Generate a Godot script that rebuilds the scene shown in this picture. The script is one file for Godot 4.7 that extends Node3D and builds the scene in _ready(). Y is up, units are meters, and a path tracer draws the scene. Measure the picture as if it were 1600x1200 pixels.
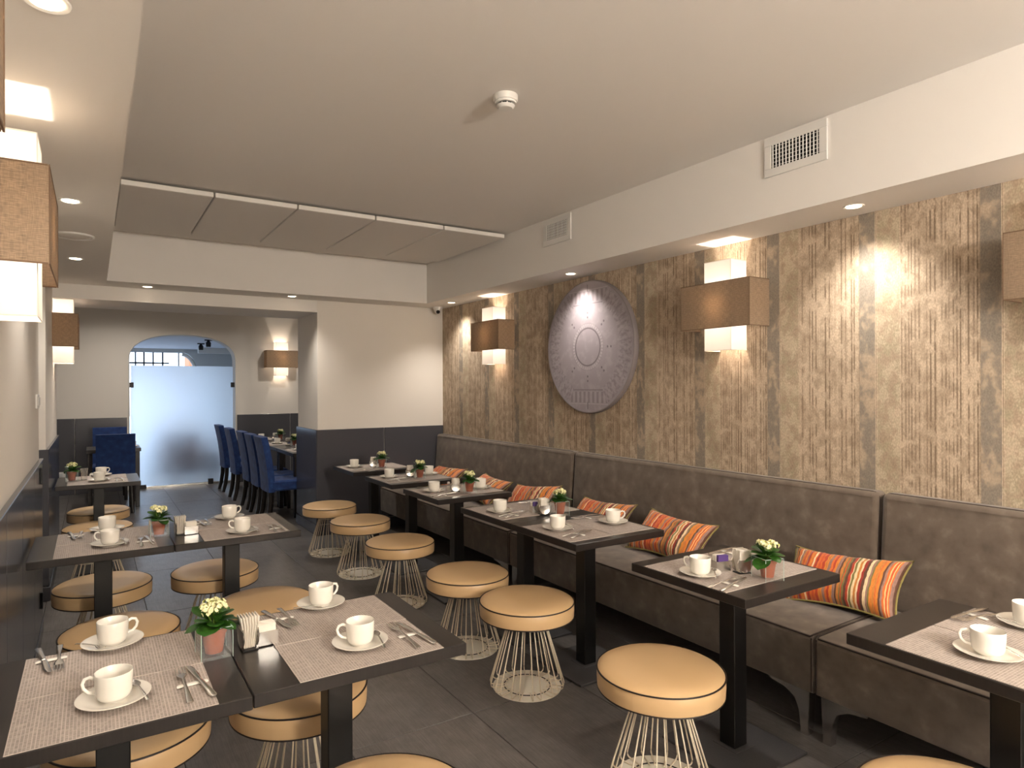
extends Node3D
# A hotel breakfast room. y is up, metres; the room's length runs along -z. V(x, y, d) takes the depth d = -z.

const F := 1006.8          # focal length in pixels of the 1600 x 1200 frame
const HS := 2.467          # underside of the soffits
const HC := 2.899          # main ceiling
const RX := 3.478          # wallpapered wall
const LX := -0.292         # left wall
const PD := 6.713          # face of the far partition
const P2 := 7.467          # back of the partition
const WD := 11.236         # end wall with the arch
const HW := 1.108          # height of the panelling
const TT := 0.77           # table top height

var M := {}
var used := {}
var rng := RandomNumberGenerator.new()

func V(x: float, y: float, d: float) -> Vector3:
	return Vector3(x, y, -d)

func _ready() -> void:
	rng.seed = 7
	# ---------------------------------------------------------------- camera
	var cam := Camera3D.new()
	cam.name = "camera"
	cam.position = Vector3(0, 1.56, 0)
	cam.rotation = Vector3(0, -0.5571, -0.0038)
	var near := 0.05
	cam.set_frustum(2.0 * near * 600.0 / F, Vector2(near * 28.4 / F, near * 3.5 / F), near, 120.0)
	add_child(cam)
	cam.current = true
	# ---------------------------------------------------------------- sky and exposure
	var we := WorldEnvironment.new()
	we.name = "world_environment"
	var env := Environment.new()
	env.background_mode = Environment.BG_SKY
	var sky := Sky.new()
	var sm := ProceduralSkyMaterial.new()
	sm.sky_top_color = Color(0.72, 0.82, 0.95)
	sm.sky_horizon_color = Color(0.86, 0.93, 1.0)
	sm.ground_horizon_color = Color(0.62, 0.64, 0.66)
	sm.ground_bottom_color = Color(0.4, 0.4, 0.4)
	sky.sky_material = sm
	env.sky = sky
	env.background_energy_multiplier = 2.2
	env.tonemap_mode = Environment.TONE_MAPPER_LINEAR
	env.tonemap_exposure = 2.2
	env.sdfgi_enabled = true
	env.ssao_enabled = true
	env.ssil_enabled = true
	we.environment = env
	add_child(we)
	# ---------------------------------------------------------------- the place
	make_materials()
	build_shell()
	build_far_room()
	build_lobby()
	build_ceiling_things()
	build_wall_lamps()
	build_bench()
	build_tables()
	build_stools()
	build_chairs()
	build_tableware()

# =====================================================================  helpers
func numbered(called: String) -> String:
	if not used.has(called):
		used[called] = 0
		return called
	used[called] += 1
	return "%s_%03d" % [called, used[called]]

func tag(o: Node, label := "", category := "", group := "", kind := "") -> void:
	if label: o.set_meta("label", label)
	if category: o.set_meta("category", category)
	if group: o.set_meta("group", group)
	if kind: o.set_meta("kind", kind)

func part(called: String, mesh: Mesh, mt: Material, parent: Node, at := Transform3D()) -> MeshInstance3D:
	var o := MeshInstance3D.new()
	o.mesh = mesh
	o.material_override = mt
	o.transform = at
	var n := called
	var k := 0
	while parent.has_node(NodePath(n)):
		k += 1
		n = "%s_%03d" % [called, k]
	o.name = n
	parent.add_child(o)
	return o

func thing(called: String, label: String, category: String, at := Vector3.ZERO, turn := 0.0, group := "") -> Node3D:
	var o := Node3D.new()
	o.name = numbered(called)
	add_child(o)
	o.position = at
	o.rotation.y = turn
	tag(o, label, category, group)
	return o

func single(called: String, mesh: Mesh, mt: Material, label: String, category: String, at := Vector3.ZERO, turn := 0.0, group := "") -> MeshInstance3D:
	var o := MeshInstance3D.new()
	o.name = numbered(called)
	o.mesh = mesh
	o.material_override = mt
	add_child(o)
	o.position = at
	o.rotation.y = turn
	tag(o, label, category, group)
	return o

func struct(called: String, mesh: Mesh, mt: Material) -> Node3D:
	var o: Node3D
	if mesh:
		var mi := MeshInstance3D.new()
		mi.mesh = mesh
		mi.material_override = mt
		o = mi
	else:
		o = Node3D.new()
	o.name = numbered(called)
	add_child(o)
	o.set_meta("kind", "structure")
	return o

func copy(o: Node3D, called: String, label: String, at: Vector3, turn := 0.0, group := "") -> Node3D:
	var c: Node3D = o.duplicate()
	c.name = numbered(called)
	add_child(c)
	c.position = at
	c.rotation.y = turn
	c.set_meta("label", label)
	if group: c.set_meta("group", group)
	return c

func tool() -> SurfaceTool:
	var st := SurfaceTool.new()
	st.begin(Mesh.PRIMITIVE_TRIANGLES)
	st.set_smooth_group(-1)
	return st

func done(st: SurfaceTool) -> ArrayMesh:
	st.generate_normals()
	return st.commit()

# corners counter-clockwise seen from outside
func quad(st: SurfaceTool, a: Vector3, b: Vector3, c: Vector3, d: Vector3, ua := Vector2.ZERO, ub := Vector2.ZERO, uc := Vector2.ZERO, ud := Vector2.ZERO) -> void:
	st.set_uv(ua); st.add_vertex(a)
	st.set_uv(uc); st.add_vertex(c)
	st.set_uv(ub); st.add_vertex(b)
	st.set_uv(ua); st.add_vertex(a)
	st.set_uv(ud); st.add_vertex(d)
	st.set_uv(uc); st.add_vertex(c)

func oquad(st: SurfaceTool, inside: Vector3, a: Vector3, b: Vector3, c: Vector3, d: Vector3) -> void:
	var n := (c - a).cross(d - b)
	if n.dot((a + b + c + d) * 0.25 - inside) < 0.0:
		quad(st, a, d, c, b)
	else:
		quad(st, a, b, c, d)

func otri(st: SurfaceTool, inside: Vector3, a: Vector3, b: Vector3, c: Vector3) -> void:
	st.set_uv(Vector2.ZERO)
	if (b - a).cross(c - a).dot((a + b + c) / 3.0 - inside) < 0.0:
		st.add_vertex(a); st.add_vertex(b); st.add_vertex(c)
	else:
		st.add_vertex(a); st.add_vertex(c); st.add_vertex(b)

# box with chamfered edges, optionally turned
func cbox(st: SurfaceTool, c: Vector3, s: Vector3, bev := 0.003, xf := Transform3D()) -> void:
	st.set_smooth_group(-1)
	var h := s * 0.5
	var g: float = minf(bev, minf(h.x, minf(h.y, h.z)) * 0.45)
	var mid := xf * c
	var pt := func(sx: float, sy: float, sz: float, ax: int) -> Vector3:
		var e := Vector3(g, g, g)
		e[ax] = 0.0
		return xf * (c + Vector3(sx * (h.x - e.x), sy * (h.y - e.y), sz * (h.z - e.z)))
	for ax in 3:
		for s0 in [-1.0, 1.0]:
			var q := []
			for uv in [[-1.0, -1.0], [1.0, -1.0], [1.0, 1.0], [-1.0, 1.0]]:
				var sg := Vector3.ZERO
				sg[ax] = s0; sg[(ax + 1) % 3] = uv[0]; sg[(ax + 2) % 3] = uv[1]
				q.append(pt.call(sg.x, sg.y, sg.z, ax))
			oquad(st, mid, q[0], q[1], q[2], q[3])
	if g < 0.0002:
		return
	for ax in 3:      # edges run along ax
		var a1 := (ax + 1) % 3
		var a2 := (ax + 2) % 3
		for s1 in [-1.0, 1.0]:
			for s2 in [-1.0, 1.0]:
				var lo := Vector3.ZERO
				lo[a1] = s1; lo[a2] = s2; lo[ax] = -1.0
				var hi := lo
				hi[ax] = 1.0
				oquad(st, mid, pt.call(lo.x, lo.y, lo.z, a1), pt.call(hi.x, hi.y, hi.z, a1), pt.call(hi.x, hi.y, hi.z, a2), pt.call(lo.x, lo.y, lo.z, a2))
	for sx in [-1.0, 1.0]:
		for sy in [-1.0, 1.0]:
			for sz in [-1.0, 1.0]:
				otri(st, mid, pt.call(sx, sy, sz, 0), pt.call(sx, sy, sz, 1), pt.call(sx, sy, sz, 2))

func box(s: Vector3, bev := 0.003, c := Vector3.ZERO) -> ArrayMesh:
	var st := tool()
	cbox(st, c, s, bev)
	return done(st)

# a box between two corners given as x0,x1,y0,y1,d0,d1
func rbox(st: SurfaceTool, x0: float, x1: float, y0: float, y1: float, d0: float, d1: float, bev := 0.0) -> void:
	cbox(st, V((x0 + x1) * 0.5, (y0 + y1) * 0.5, (d0 + d1) * 0.5), Vector3(x1 - x0, y1 - y0, d1 - d0), bev)

func rboxm(x0: float, x1: float, y0: float, y1: float, d0: float, d1: float, bev := 0.0) -> ArrayMesh:
	var st := tool()
	rbox(st, x0, x1, y0, y1, d0, d1, bev)
	return done(st)

# turned profile, listed upwards along the outside
func lathe(st: SurfaceTool, prof: Array, n := 32, xf := Transform3D(), squash := Vector2.ONE) -> void:
	var grp := 1
	for i in prof.size() - 1:
		if i > 0:
			var a: Vector2 = (prof[i] - prof[i - 1]).normalized()
			var b: Vector2 = (prof[i + 1] - prof[i]).normalized()
			if a.dot(b) < 0.75: grp += 1
		st.set_smooth_group(grp)
		for j in n:
			var a0 := TAU * j / n
			var a1 := TAU * (j + 1) / n
			var p: Vector2 = prof[i]
			var q: Vector2 = prof[i + 1]
			var A := xf * Vector3(p.x * cos(a0) * squash.x, p.y, p.x * sin(a0) * squash.y)
			var B := xf * Vector3(p.x * cos(a1) * squash.x, p.y, p.x * sin(a1) * squash.y)
			var C := xf * Vector3(q.x * cos(a1) * squash.x, q.y, q.x * sin(a1) * squash.y)
			var D := xf * Vector3(q.x * cos(a0) * squash.x, q.y, q.x * sin(a0) * squash.y)
			if p.x < 1e-6:
				tri(st, A, D, C)
			elif q.x < 1e-6:
				tri(st, A, D, B)
			else:
				quad(st, A, D, C, B)
	st.set_smooth_group(-1)

func tri(st: SurfaceTool, a: Vector3, b: Vector3, c: Vector3) -> void:
	st.set_uv(Vector2.ZERO)
	st.add_vertex(a); st.add_vertex(c); st.add_vertex(b)

func lathem(prof: Array, n := 32) -> ArrayMesh:
	var st := tool()
	lathe(st, prof, n)
	return done(st)

# a rod along points: half-widths ws (sideways) and hs (along the up hint)
func loft(st: SurfaceTool, pts: Array, ws: Array, hs: Array, up := Vector3.UP, n := 8, closed := false, grp := 1) -> void:
	st.set_smooth_group(grp)
	var rings := []
	var m := pts.size()
	for i in m:
		var t: Vector3
		if closed:
			t = (pts[(i + 1) % m] - pts[(i + m - 1) % m]).normalized()
		else:
			t = (pts[mini(i + 1, m - 1)] - pts[maxi(i - 1, 0)]).normalized()
		var side := t.cross(up)
		if side.length() < 0.01: side = t.cross(Vector3(0.3, 0.1, 1))
		side = side.normalized()
		var u := side.cross(t).normalized()
		var ring := []
		for k in n:
			var a := TAU * (k + 0.5) / n
			ring.append(pts[i] + side * (cos(a) * ws[mini(i, ws.size() - 1)]) + u * (sin(a) * hs[mini(i, hs.size() - 1)]))
		rings.append(ring)
	var last := m if closed else m - 1
	for i in last:
		var j := (i + 1) % m
		var mid: Vector3 = (pts[i] + pts[j]) * 0.5
		for k in n:
			var k2 := (k + 1) % n
			oquad(st, mid, rings[i][k], rings[i][k2], rings[j][k2], rings[j][k])
	if not closed:
		st.set_smooth_group(-1)
		for k in range(1, n - 1):
			otri(st, pts[1], rings[0][0], rings[0][k], rings[0][k + 1])
			otri(st, pts[m - 2], rings[m - 1][0], rings[m - 1][k], rings[m - 1][k + 1])
	st.set_smooth_group(-1)

func tube(st: SurfaceTool, pts: Array, r: float, n := 6, closed := false) -> void:
	loft(st, pts, [r], [r], Vector3(0.05, 1, 0.02).normalized(), n, closed)

# an outline (x, y) pushed along the depth from d0 to d1
func slab(outline: PackedVector2Array, d0: float, d1: float) -> ArrayMesh:
	var st := tool()
	var idx := Geometry2D.triangulate_polygon(outline)
	for f in [[d0, 1.0], [d1, -1.0]]:
		for i in range(0, idx.size(), 3):
			var a := V(outline[idx[i]].x, outline[idx[i]].y, f[0])
			var b := V(outline[idx[i + 1]].x, outline[idx[i + 1]].y, f[0])
			var c := V(outline[idx[i + 2]].x, outline[idx[i + 2]].y, f[0])
			if (b - a).cross(c - a).z * f[1] < 0.0:
				tri(st, a, c, b)
			else:
				tri(st, a, b, c)
	var ccw := not Geometry2D.is_polygon_clockwise(outline)
	for i in outline.size():
		var p := outline[i]
		var q := outline[(i + 1) % outline.size()]
		if ccw:
			quad(st, V(p.x, p.y, d0), V(p.x, p.y, d1), V(q.x, q.y, d1), V(q.x, q.y, d0))
		else:
			quad(st, V(q.x, q.y, d0), V(q.x, q.y, d1), V(p.x, p.y, d1), V(p.x, p.y, d0))
	return done(st)

# =====================================================================  materials
func mat(c: Color, rough := 0.6, metal := 0.0) -> StandardMaterial3D:
	var m := StandardMaterial3D.new()
	m.albedo_color = c
	m.roughness = rough
	m.metallic = metal
	return m

func noise(freq: float, seed_: int, oct := 4, kind := FastNoiseLite.TYPE_SIMPLEX_SMOOTH) -> FastNoiseLite:
	var n := FastNoiseLite.new()
	n.noise_type = kind
	n.frequency = freq
	n.seed = seed_
	n.fractal_octaves = oct
	return n

func ntex(n: FastNoiseLite, size: int, cols: Array) -> NoiseTexture2D:
	var t := NoiseTexture2D.new()
	t.width = size
	t.height = size
	t.seamless = true
	t.noise = n
	var g := Gradient.new()
	g.offsets = PackedFloat32Array([0.0, 0.35, 0.65, 1.0])
	g.colors = PackedColorArray(cols)
	t.color_ramp = g
	return t

func grey(a: float) -> Color:
	return Color(a, a, a)

func make_materials() -> void:
	M.plaster = mat(Color(0.87, 0.845, 0.81), 0.85)
	M.ceil = mat(Color(0.885, 0.868, 0.845), 0.9)
	M.white = mat(Color(0.86, 0.85, 0.83), 0.5)
	M.dark_panel = mat(Color(0.285, 0.285, 0.305), 0.19)
	M.black = mat(Color(0.035, 0.032, 0.03), 0.4)
	M.black_plate = mat(Color(0.25, 0.245, 0.25), 0.4)
	var bp := ntex(noise(0.09, 31, 3), 256, [grey(0.35), grey(0.5), grey(0.5), grey(0.65)])
	bp.as_normal_map = true
	M.black_plate.normal_enabled = true
	M.black_plate.normal_texture = bp
	M.black_plate.normal_scale = 0.5
	M.black_plate.uv1_triplanar = true
	M.black_plate.uv1_scale = Vector3.ONE * 6.0
	# dark stained table tops
	M.wood = mat(Color(1, 1, 1), 0.31)
	M.wood.albedo_texture = streak_tex(256, 256, Color(0.115, 0.100, 0.092), Color(0.165, 0.145, 0.134), 3, 0.02, 0.35)
	M.wood.uv1_triplanar = true
	M.wood.uv1_scale = Vector3(2.2, 2.2, 2.2)
	# floor tiles
	for k in 3:
		var t := mat(Color(1, 1, 1), 0.33)
		t.albedo_texture = streak_tex(384, 384, [Color(0.325, 0.310, 0.302), Color(0.310, 0.297, 0.290), Color(0.338, 0.323, 0.315)][k], [Color(0.445, 0.428, 0.418), Color(0.43, 0.413, 0.403), Color(0.46, 0.441, 0.429)][k], 11 + k, 0.02, 0.5)
		t.uv1_triplanar = true
		t.uv1_scale = Vector3(1.6, 1.6, 1.6)
		M["tile%d" % k] = t
	M.grout = mat(Color(0.13, 0.12, 0.115), 0.8)
	M.vinyl = mat(Color(0.785, 0.655, 0.485), 0.40)
	M.piping = mat(Color(0.13, 0.09, 0.07), 0.5)
	M.wire = mat(Color(0.87, 0.82, 0.73), 0.45)
	M.disc = mat(Color(0.93, 0.90, 0.84), 0.45)
	M.suede = mat(Color(1, 1, 1), 0.95)
	M.suede.albedo_texture = ntex(noise(0.012, 5, 5), 512, [Color(0.315, 0.274, 0.236), Color(0.365, 0.320, 0.278), Color(0.395, 0.347, 0.303), Color(0.470, 0.420, 0.372)])
	M.suede.uv1_triplanar = true
	M.suede.uv1_scale = Vector3.ONE * 1.3
	M.suede.rim_enabled = true
	M.suede.rim = 0.35
	M.suede.rim_tint = 0.6
	M.suede_piping = mat(Color(0.17, 0.12, 0.095), 0.8)
	M.chrome = mat(Color(0.86, 0.85, 0.84), 0.24, 1.0)
	M.steel = mat(Color(0.90, 0.89, 0.87), 0.27, 1.0)
	M.china = mat(Color(0.90, 0.88, 0.84), 0.22)
	M.china.clearcoat_enabled = true
	M.china.clearcoat = 0.4
	M.china.clearcoat_roughness = 0.1
	M.paper = mat(Color(0.90, 0.87, 0.82), 0.9)
	M.paper.backlight_enabled = true
	M.paper.backlight = Color(0.35, 0.33, 0.3)
	M.purple = mat(Color(0.30, 0.20, 0.45), 0.6)
	M.orange_paper = mat(Color(0.75, 0.42, 0.16), 0.6)
	M.terracotta = mat(Color(0.58, 0.285, 0.16), 0.8)
	M.soil = mat(Color(0.12, 0.085, 0.06), 1.0)
	M.leaf = mat(Color(1, 1, 1), 0.42)
	M.leaf.albedo_texture = ntex(noise(0.03, 9, 3), 128, [Color(0.10, 0.22, 0.06), Color(0.15, 0.31, 0.08), Color(0.19, 0.37, 0.10), Color(0.30, 0.46, 0.16)])
	M.leaf.uv1_triplanar = true
	M.leaf.uv1_scale = Vector3.ONE * 9.0
	M.leaf.backlight_enabled = true
	M.leaf.backlight = Color(0.25, 0.4, 0.1)
	M.stem = mat(Color(0.36, 0.48, 0.16), 0.7)
	M.petal = mat(Color(0.93, 0.91, 0.72), 0.7)
	M.bud = mat(Color(0.72, 0.76, 0.30), 0.7)
	M.glass = mat(Color(0.93, 0.97, 0.95, 0.015), 0.02)
	M.glass.transparency = BaseMaterial3D.TRANSPARENCY_ALPHA
	M.glass_edge = mat(Color(0.72, 0.80, 0.77), 0.1)
	M.mat_cloth = mat(Color(1, 1, 1), 0.75)
	M.mat_cloth.albedo_texture = weave_tex()
	M.mat_cloth.uv1_scale = Vector3(1, 1, 1)
	M.linen = mat(Color(1, 1, 1), 0.95)
	M.linen.albedo_texture = linen_tex()
	M.linen.uv1_triplanar = true
	M.linen.uv1_scale = Vector3.ONE * 5.0
	M.linen.backlight_enabled = true
	M.linen.backlight = Color(0.62, 0.55, 0.46)
	M.linen.cull_mode = BaseMaterial3D.CULL_DISABLED
	M.linen_edge = mat(Color(0.42, 0.33, 0.25), 0.9)
	M.lining = mat(Color(0.90, 0.87, 0.82), 0.9)
	M.shade = mat(Color(0.92, 0.88, 0.82), 0.9)
	M.shade.backlight_enabled = true
	M.shade.backlight = Color(0.50, 0.495, 0.485)
	M.shade.cull_mode = BaseMaterial3D.CULL_DISABLED
	M.shade.emission_enabled = true
	M.shade.emission = Color(1.0, 0.93, 0.87)
	M.shade.emission_energy_multiplier = 0.14
	M.opal = mat(Color(0.95, 0.93, 0.9), 0.3)
	M.opal.emission_enabled = true
	M.opal.emission = Color(1.0, 0.95, 0.89)
	M.opal.emission_energy_multiplier = 1.6
	M.bulb = mat(Color(1, 0.95, 0.88), 0.5)
	M.bulb.emission_enabled = true
	M.bulb.emission = Color(1.0, 0.86, 0.68)
	M.bulb.emission_energy_multiplier = 4.0
	M.lens = mat(Color(1, 0.97, 0.92), 0.4)
	M.lens.emission_enabled = true
	M.lens.emission = Color(1.0, 0.91, 0.78)
	M.lens.emission_energy_multiplier = 5.0
	M.wallpaper = mat(Color(1, 1, 1), 0.8)
	M.wallpaper.albedo_texture = wallpaper_tex()
	M.art = mat(Color(1, 1, 1), 0.55)
	M.art.albedo_texture = art_tex()
	M.art_edge = mat(Color(0.50, 0.465, 0.465), 0.6)
	M.stripes = mat(Color(1, 1, 1), 0.75)
	M.stripes.albedo_texture = stripe_tex()
	M.stripes.rim_enabled = true
	M.stripes.rim = 0.3
	M.cushion_piping = mat(Color(0.52, 0.47, 0.26), 0.8)
	M.blue = mat(Color(1, 1, 1), 0.9)
	M.blue.albedo_texture = ntex(noise(0.02, 15, 4), 256, [Color(0.065, 0.145, 0.32), Color(0.09, 0.19, 0.39), Color(0.105, 0.22, 0.43), Color(0.155, 0.285, 0.50)])
	M.blue.uv1_triplanar = true
	M.blue.uv1_scale = Vector3.ONE * 2.0
	M.blue.rim_enabled = true
	M.blue.rim = 0.12
	M.blue.rim_tint = 0.5
	M.chair_wood = mat(Color(0.10, 0.075, 0.065), 0.35)
	M.frost = mat(Color(0.94, 0.97, 1.0, 0.02), 0.62)
	M.frost.refraction_enabled = true
	M.frost.refraction_scale = 0.05
	M.dark_metal = mat(Color(0.14, 0.13, 0.13), 0.35, 0.6)
	M.hole_shade = mat(Color(0.02, 0.02, 0.02), 0.9)  # near-black colour standing for the shade inside slots and grilles
	M.lobby_wall = mat(Color(0.78, 0.79, 0.79), 0.8)
	M.lobby_ceil = mat(Color(0.84, 0.84, 0.86), 0.8)
	M.orange_wall = mat(Color(0.80, 0.52, 0.36), 0.9)
	M.armchair = mat(Color(0.48, 0.36, 0.42), 0.9)
	M.mullion = mat(Color(0.17, 0.22, 0.30), 0.5)

# grain that runs along v
func streak_tex(w: int, h: int, c0: Color, c1: Color, seed_: int, stretch: float, fine: float) -> ImageTexture:
	var im := Image.create(w, h, false, Image.FORMAT_RGB8)
	var n := noise(0.05, seed_, 4)
	var n2 := noise(0.5, seed_ + 50, 2)
	var n3 := noise(0.012, seed_ + 90, 3)
	for y in h:
		for x in w:
			var fx := absf(x - w * 0.5)
			var fy := absf(y - h * 0.5)
			var a := 0.5 + 0.9 * n.get_noise_2d(fx * 4.0, fy * stretch * 8.0) * 0.6 + fine * 0.5 * n2.get_noise_2d(fx * 1.6, fy * 0.12) + 0.35 * n3.get_noise_2d(fx, fy)
			im.set_pixel(x, y, c0.lerp(c1, clampf(a, 0.0, 1.0)))
	return ImageTexture.create_from_image(im)

func weave_tex() -> ImageTexture:
	var im := Image.create(512, 384, false, Image.FORMAT_RGB8)
	var n := noise(0.2, 77, 2)
	var wide := noise(0.03, 78, 2)
	var r := RandomNumberGenerator.new()
	r.seed = 4
	var tone := []
	for k in 56 * 64: tone.append(r.randf_range(-0.5, 0.5))
	for y in 384:
		for x in 512:
			var col := int(x * 56 / 512.0)
			var s := fmod(x / 512.0 * 56.0, 1.0)
			var row := int(y * 64 / 384.0 + (0.5 if col % 2 else 0.0)) % 64
			var t := fmod(y * 64 / 384.0 + (0.5 if col % 2 else 0.0), 1.0)
			var v: float = 0.80 + 0.11 * tone[col * 64 + row] + 0.05 * wide.get_noise_2d(x, y)
			if s < 0.25: v = 0.925
			elif t < 0.2: v -= 0.06
			v *= 1.0 + 0.07 * n.get_noise_2d(x, y)
			im.set_pixel(x, y, Color(minf(0.79 * v, 1.0), 0.735 * v, 0.695 * v))
	return ImageTexture.create_from_image(im)

func linen_tex() -> ImageTexture:
	var im := Image.create(256, 256, false, Image.FORMAT_RGB8)
	var n := noise(0.35, 21, 2)
	var n2 := noise(0.35, 22, 2)
	for y in 256:
		for x in 256:
			var fx := absf(x - 128.0)
			var fy := absf(y - 128.0)
			var v := 0.86 + 0.17 * n.get_noise_2d(fx * 0.06, fy * 1.1) + 0.10 * n2.get_noise_2d(fx * 1.1, fy * 0.06)
			im.set_pixel(x, y, Color(0.64 * v, 0.555 * v, 0.465 * v))
	return ImageTexture.create_from_image(im)

# two drops of distressed striped wallpaper; u runs towards the viewer along the wall, v down it
func wallpaper_tex() -> ImageTexture:
	var W := 1024
	var H := 1024
	var im := Image.create(W, H, false, Image.FORMAT_RGB8)
	var big := noise(0.006, 41, 3)
	var mid := noise(0.02, 42, 4)
	var fine := noise(0.12, 43, 3)
	var worn := noise(0.013, 44, 4)
	var line_r := RandomNumberGenerator.new()
	line_r.seed = 12
	var colv := []
	for x in W:
		colv.append([0.0, 0])
	for drop in 2:
		var x0 := drop * 512
		var x := x0 + 118
		while x < x0 + 425:
			var wd := line_r.randi_range(5, 9)
			var kind := line_r.randf()
			var amt := line_r.randf_range(0.5, 1.0)
			for k in wd:
				if x + k < W:
					colv[x + k] = [-amt if kind < 0.62 else amt * 0.6, 1]
			x += wd + line_r.randi_range(5, 15)
		for e in [0, 7]:
			for k in 3:
				colv[x0 + e + k] = [0.9, 2]
		for k in 2:
			colv[x0 + 4 + k] = [-0.7, 2]
			colv[x0 + 434 + k] = [-0.9, 2]
			colv[x0 + 112 + k] = [0.6, 2]
	var base := Color(0.680, 0.605, 0.520)
	var light := Color(0.790, 0.715, 0.625)
	var dark := Color(0.440, 0.370, 0.300)
	var band := Color(0.465, 0.440, 0.405)
	var green := Color(0.630, 0.580, 0.485)
	for y in H:
		for x in W:
			var s := x % 512
			var b := big.get_noise_2d(x, y)
			var m := mid.get_noise_2d(x, y)
			var f := fine.get_noise_2d(x, y * 0.8)
			var c := base
			if s < 112:
				c = base.lerp(green, clampf(0.55 + m * 1.6, 0.0, 1.0))
			elif s >= 437:
				c = base.lerp(band, smoothstep(-0.5, 0.1, m * 0.7 + b * 0.8 + 0.3 * f) * 0.74)
			if s < 437: c = c.lerp(light, 0.45 * smoothstep(-0.06, 0.24, m * 0.7 + b * 0.8 + 0.15 * f))
			if s < 437: c = c.lerp(dark, clampf(-m * 0.5 - b * 0.25 - 0.05, 0.0, 0.35))
			var wv := worn.get_noise_2d(x * 0.7, y * 0.8) + 0.5 * worn.get_noise_2d(x * 3.0 + 500.0, y * 1.6)
			var keep := clampf(0.80 + wv * 2.4, 0.0, 1.0)
			if colv[x][1] == 2: keep = clampf(keep + 0.45, 0.0, 1.0)
			var l: float = colv[x][0] * keep
			if l < 0.0:
				c = c.lerp(dark, -l * 0.85)
			elif l > 0.0:
				c = c.lerp(light, l * 0.8)
			var g := 1.0 + 0.13 * f
			im.set_pixel(x, y, Color(c.r * g, c.g * g, c.b * g))
	return ImageTexture.create_from_image(im)

func art_tex() -> ImageTexture:
	var S := 512
	var im := Image.create(S, S, false, Image.FORMAT_RGB8)
	var n := noise(0.02, 61, 4)
	var nb := noise(0.09, 62, 3)
	var base := Color(0.56, 0.525, 0.545)
	var ink := Color(0.36, 0.325, 0.345)
	var pale := Color(0.66, 0.63, 0.64)
	var dots := []
	for a in [90.0, 45.0, 135.0, 225.0, 315.0, 270.0, 2.0]:
		for rr in [0.45, 0.52]:
			dots.append(Vector2(cos(deg_to_rad(a)), sin(deg_to_rad(a))) * rr)
	for y in S:
		for x in S:
			var p := Vector2(x / 255.5 - 1.0, y / 255.5 - 1.0)
			var r := p.length()
			var an := atan2(p.y, p.x)
			var c := base.lerp(pale, clampf(n.get_noise_2d(x, y) * 0.7, 0.0, 0.4))
			if absf(r - 0.285) < 0.011: c = c.lerp(ink, 0.75)
			if absf(r - 0.33) < 0.02 and sin(an * 44.0) > 0.25: c = c.lerp(pale, 0.75)
			if absf(r - 0.36) < 0.006: c = c.lerp(ink, 0.12)
			var side := absf(p.x) > absf(p.y) * 0.52
			if side and r > 0.70 and r < 0.95:
				var k := 1.4 * nb.get_noise_2d(an * 160.0, r * 110.0) + 0.25 * sin(an * 40.0)
				c = c.lerp(pale if k > 0.1 else ink, clampf(absf(k) * 0.5, 0.0, 0.30))
			if not side:
				if absf(absf(p.y) - 0.655) < 0.008 and absf(p.x) < 0.40: c = c.lerp(ink, 0.5)
				if absf(p.y) > 0.68 and absf(p.y) < 0.85 and absf(p.x) < 0.46:
					if sin(p.x * 62.0) > 0.35: c = c.lerp(ink, 0.32)
					elif sin(p.x * 62.0) < -0.6: c = c.lerp(pale, 0.4)
				if absf(absf(p.y) - 0.865) < 0.007 and absf(p.x) < 0.46: c = c.lerp(pale, 0.6)
				if absf(p.x) < 0.012 and absf(p.y) > 0.84 and absf(p.y) < 0.95: c = c.lerp(ink, 0.6)
			for d in dots:
				if p.distance_to(d) < 0.017: c = c.lerp(ink, 0.8)
			im.set_pixel(x, y, c)
	return ImageTexture.create_from_image(im)

func stripe_tex() -> ImageTexture:
	var cols := [Color(0.80, 0.33, 0.11), Color(0.86, 0.52, 0.16), Color(0.62, 0.17, 0.08), Color(0.90, 0.74, 0.48), Color(0.36, 0.22, 0.14), Color(0.85, 0.42, 0.14), Color(0.48, 0.45, 0.24), Color(0.60, 0.47, 0.42), Color(0.93, 0.84, 0.66), Color(0.72, 0.24, 0.09), Color(0.78, 0.50, 0.20)]
	var r := RandomNumberGenerator.new()
	r.seed = 5
	var W := 512
	var im := Image.create(W, 64, false, Image.FORMAT_RGB8)
	var n := noise(0.15, 66, 2)
	var x := 0
	var last := -1
	while x < W:
		var w := r.randi_range(4, 12)
		var k := r.randi_range(0, cols.size() - 1)
		if k == last: k = (k + 3) % cols.size()
		last = k
		for i in w:
			if x + i >= W: break
			for y in 64:
				var g := 1.0 + 0.12 * n.get_noise_2d(x + i, y * 0.5)
				var c: Color = cols[k]
				im.set_pixel(x + i, y, Color(c.r * g * 0.92, c.g * g * 0.9, c.b * g * 0.9))
		x += w
	return ImageTexture.create_from_image(im)

# =====================================================================  the room
func panel_run_x(parent: Node3D, xs: Array, y0: float, y1: float, face: float, thick: float) -> void:
	# panels that face -d (towards the viewer): their front at depth face
	for i in xs.size() - 1:
		part("panel", rboxm(xs[i] + 0.004, xs[i + 1] - 0.004, y0, y1, face, face + thick, 0.003), M.dark_panel, parent)

func panel_run_d(parent: Node3D, ds: Array, y0: float, y1: float, x0: float, x1: float) -> void:
	for i in ds.size() - 1:
		part("panel", rboxm(x0, x1, y0, y1, ds[i] + 0.0025, ds[i + 1] - 0.0025, 0.002), M.dark_panel, parent)

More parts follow.
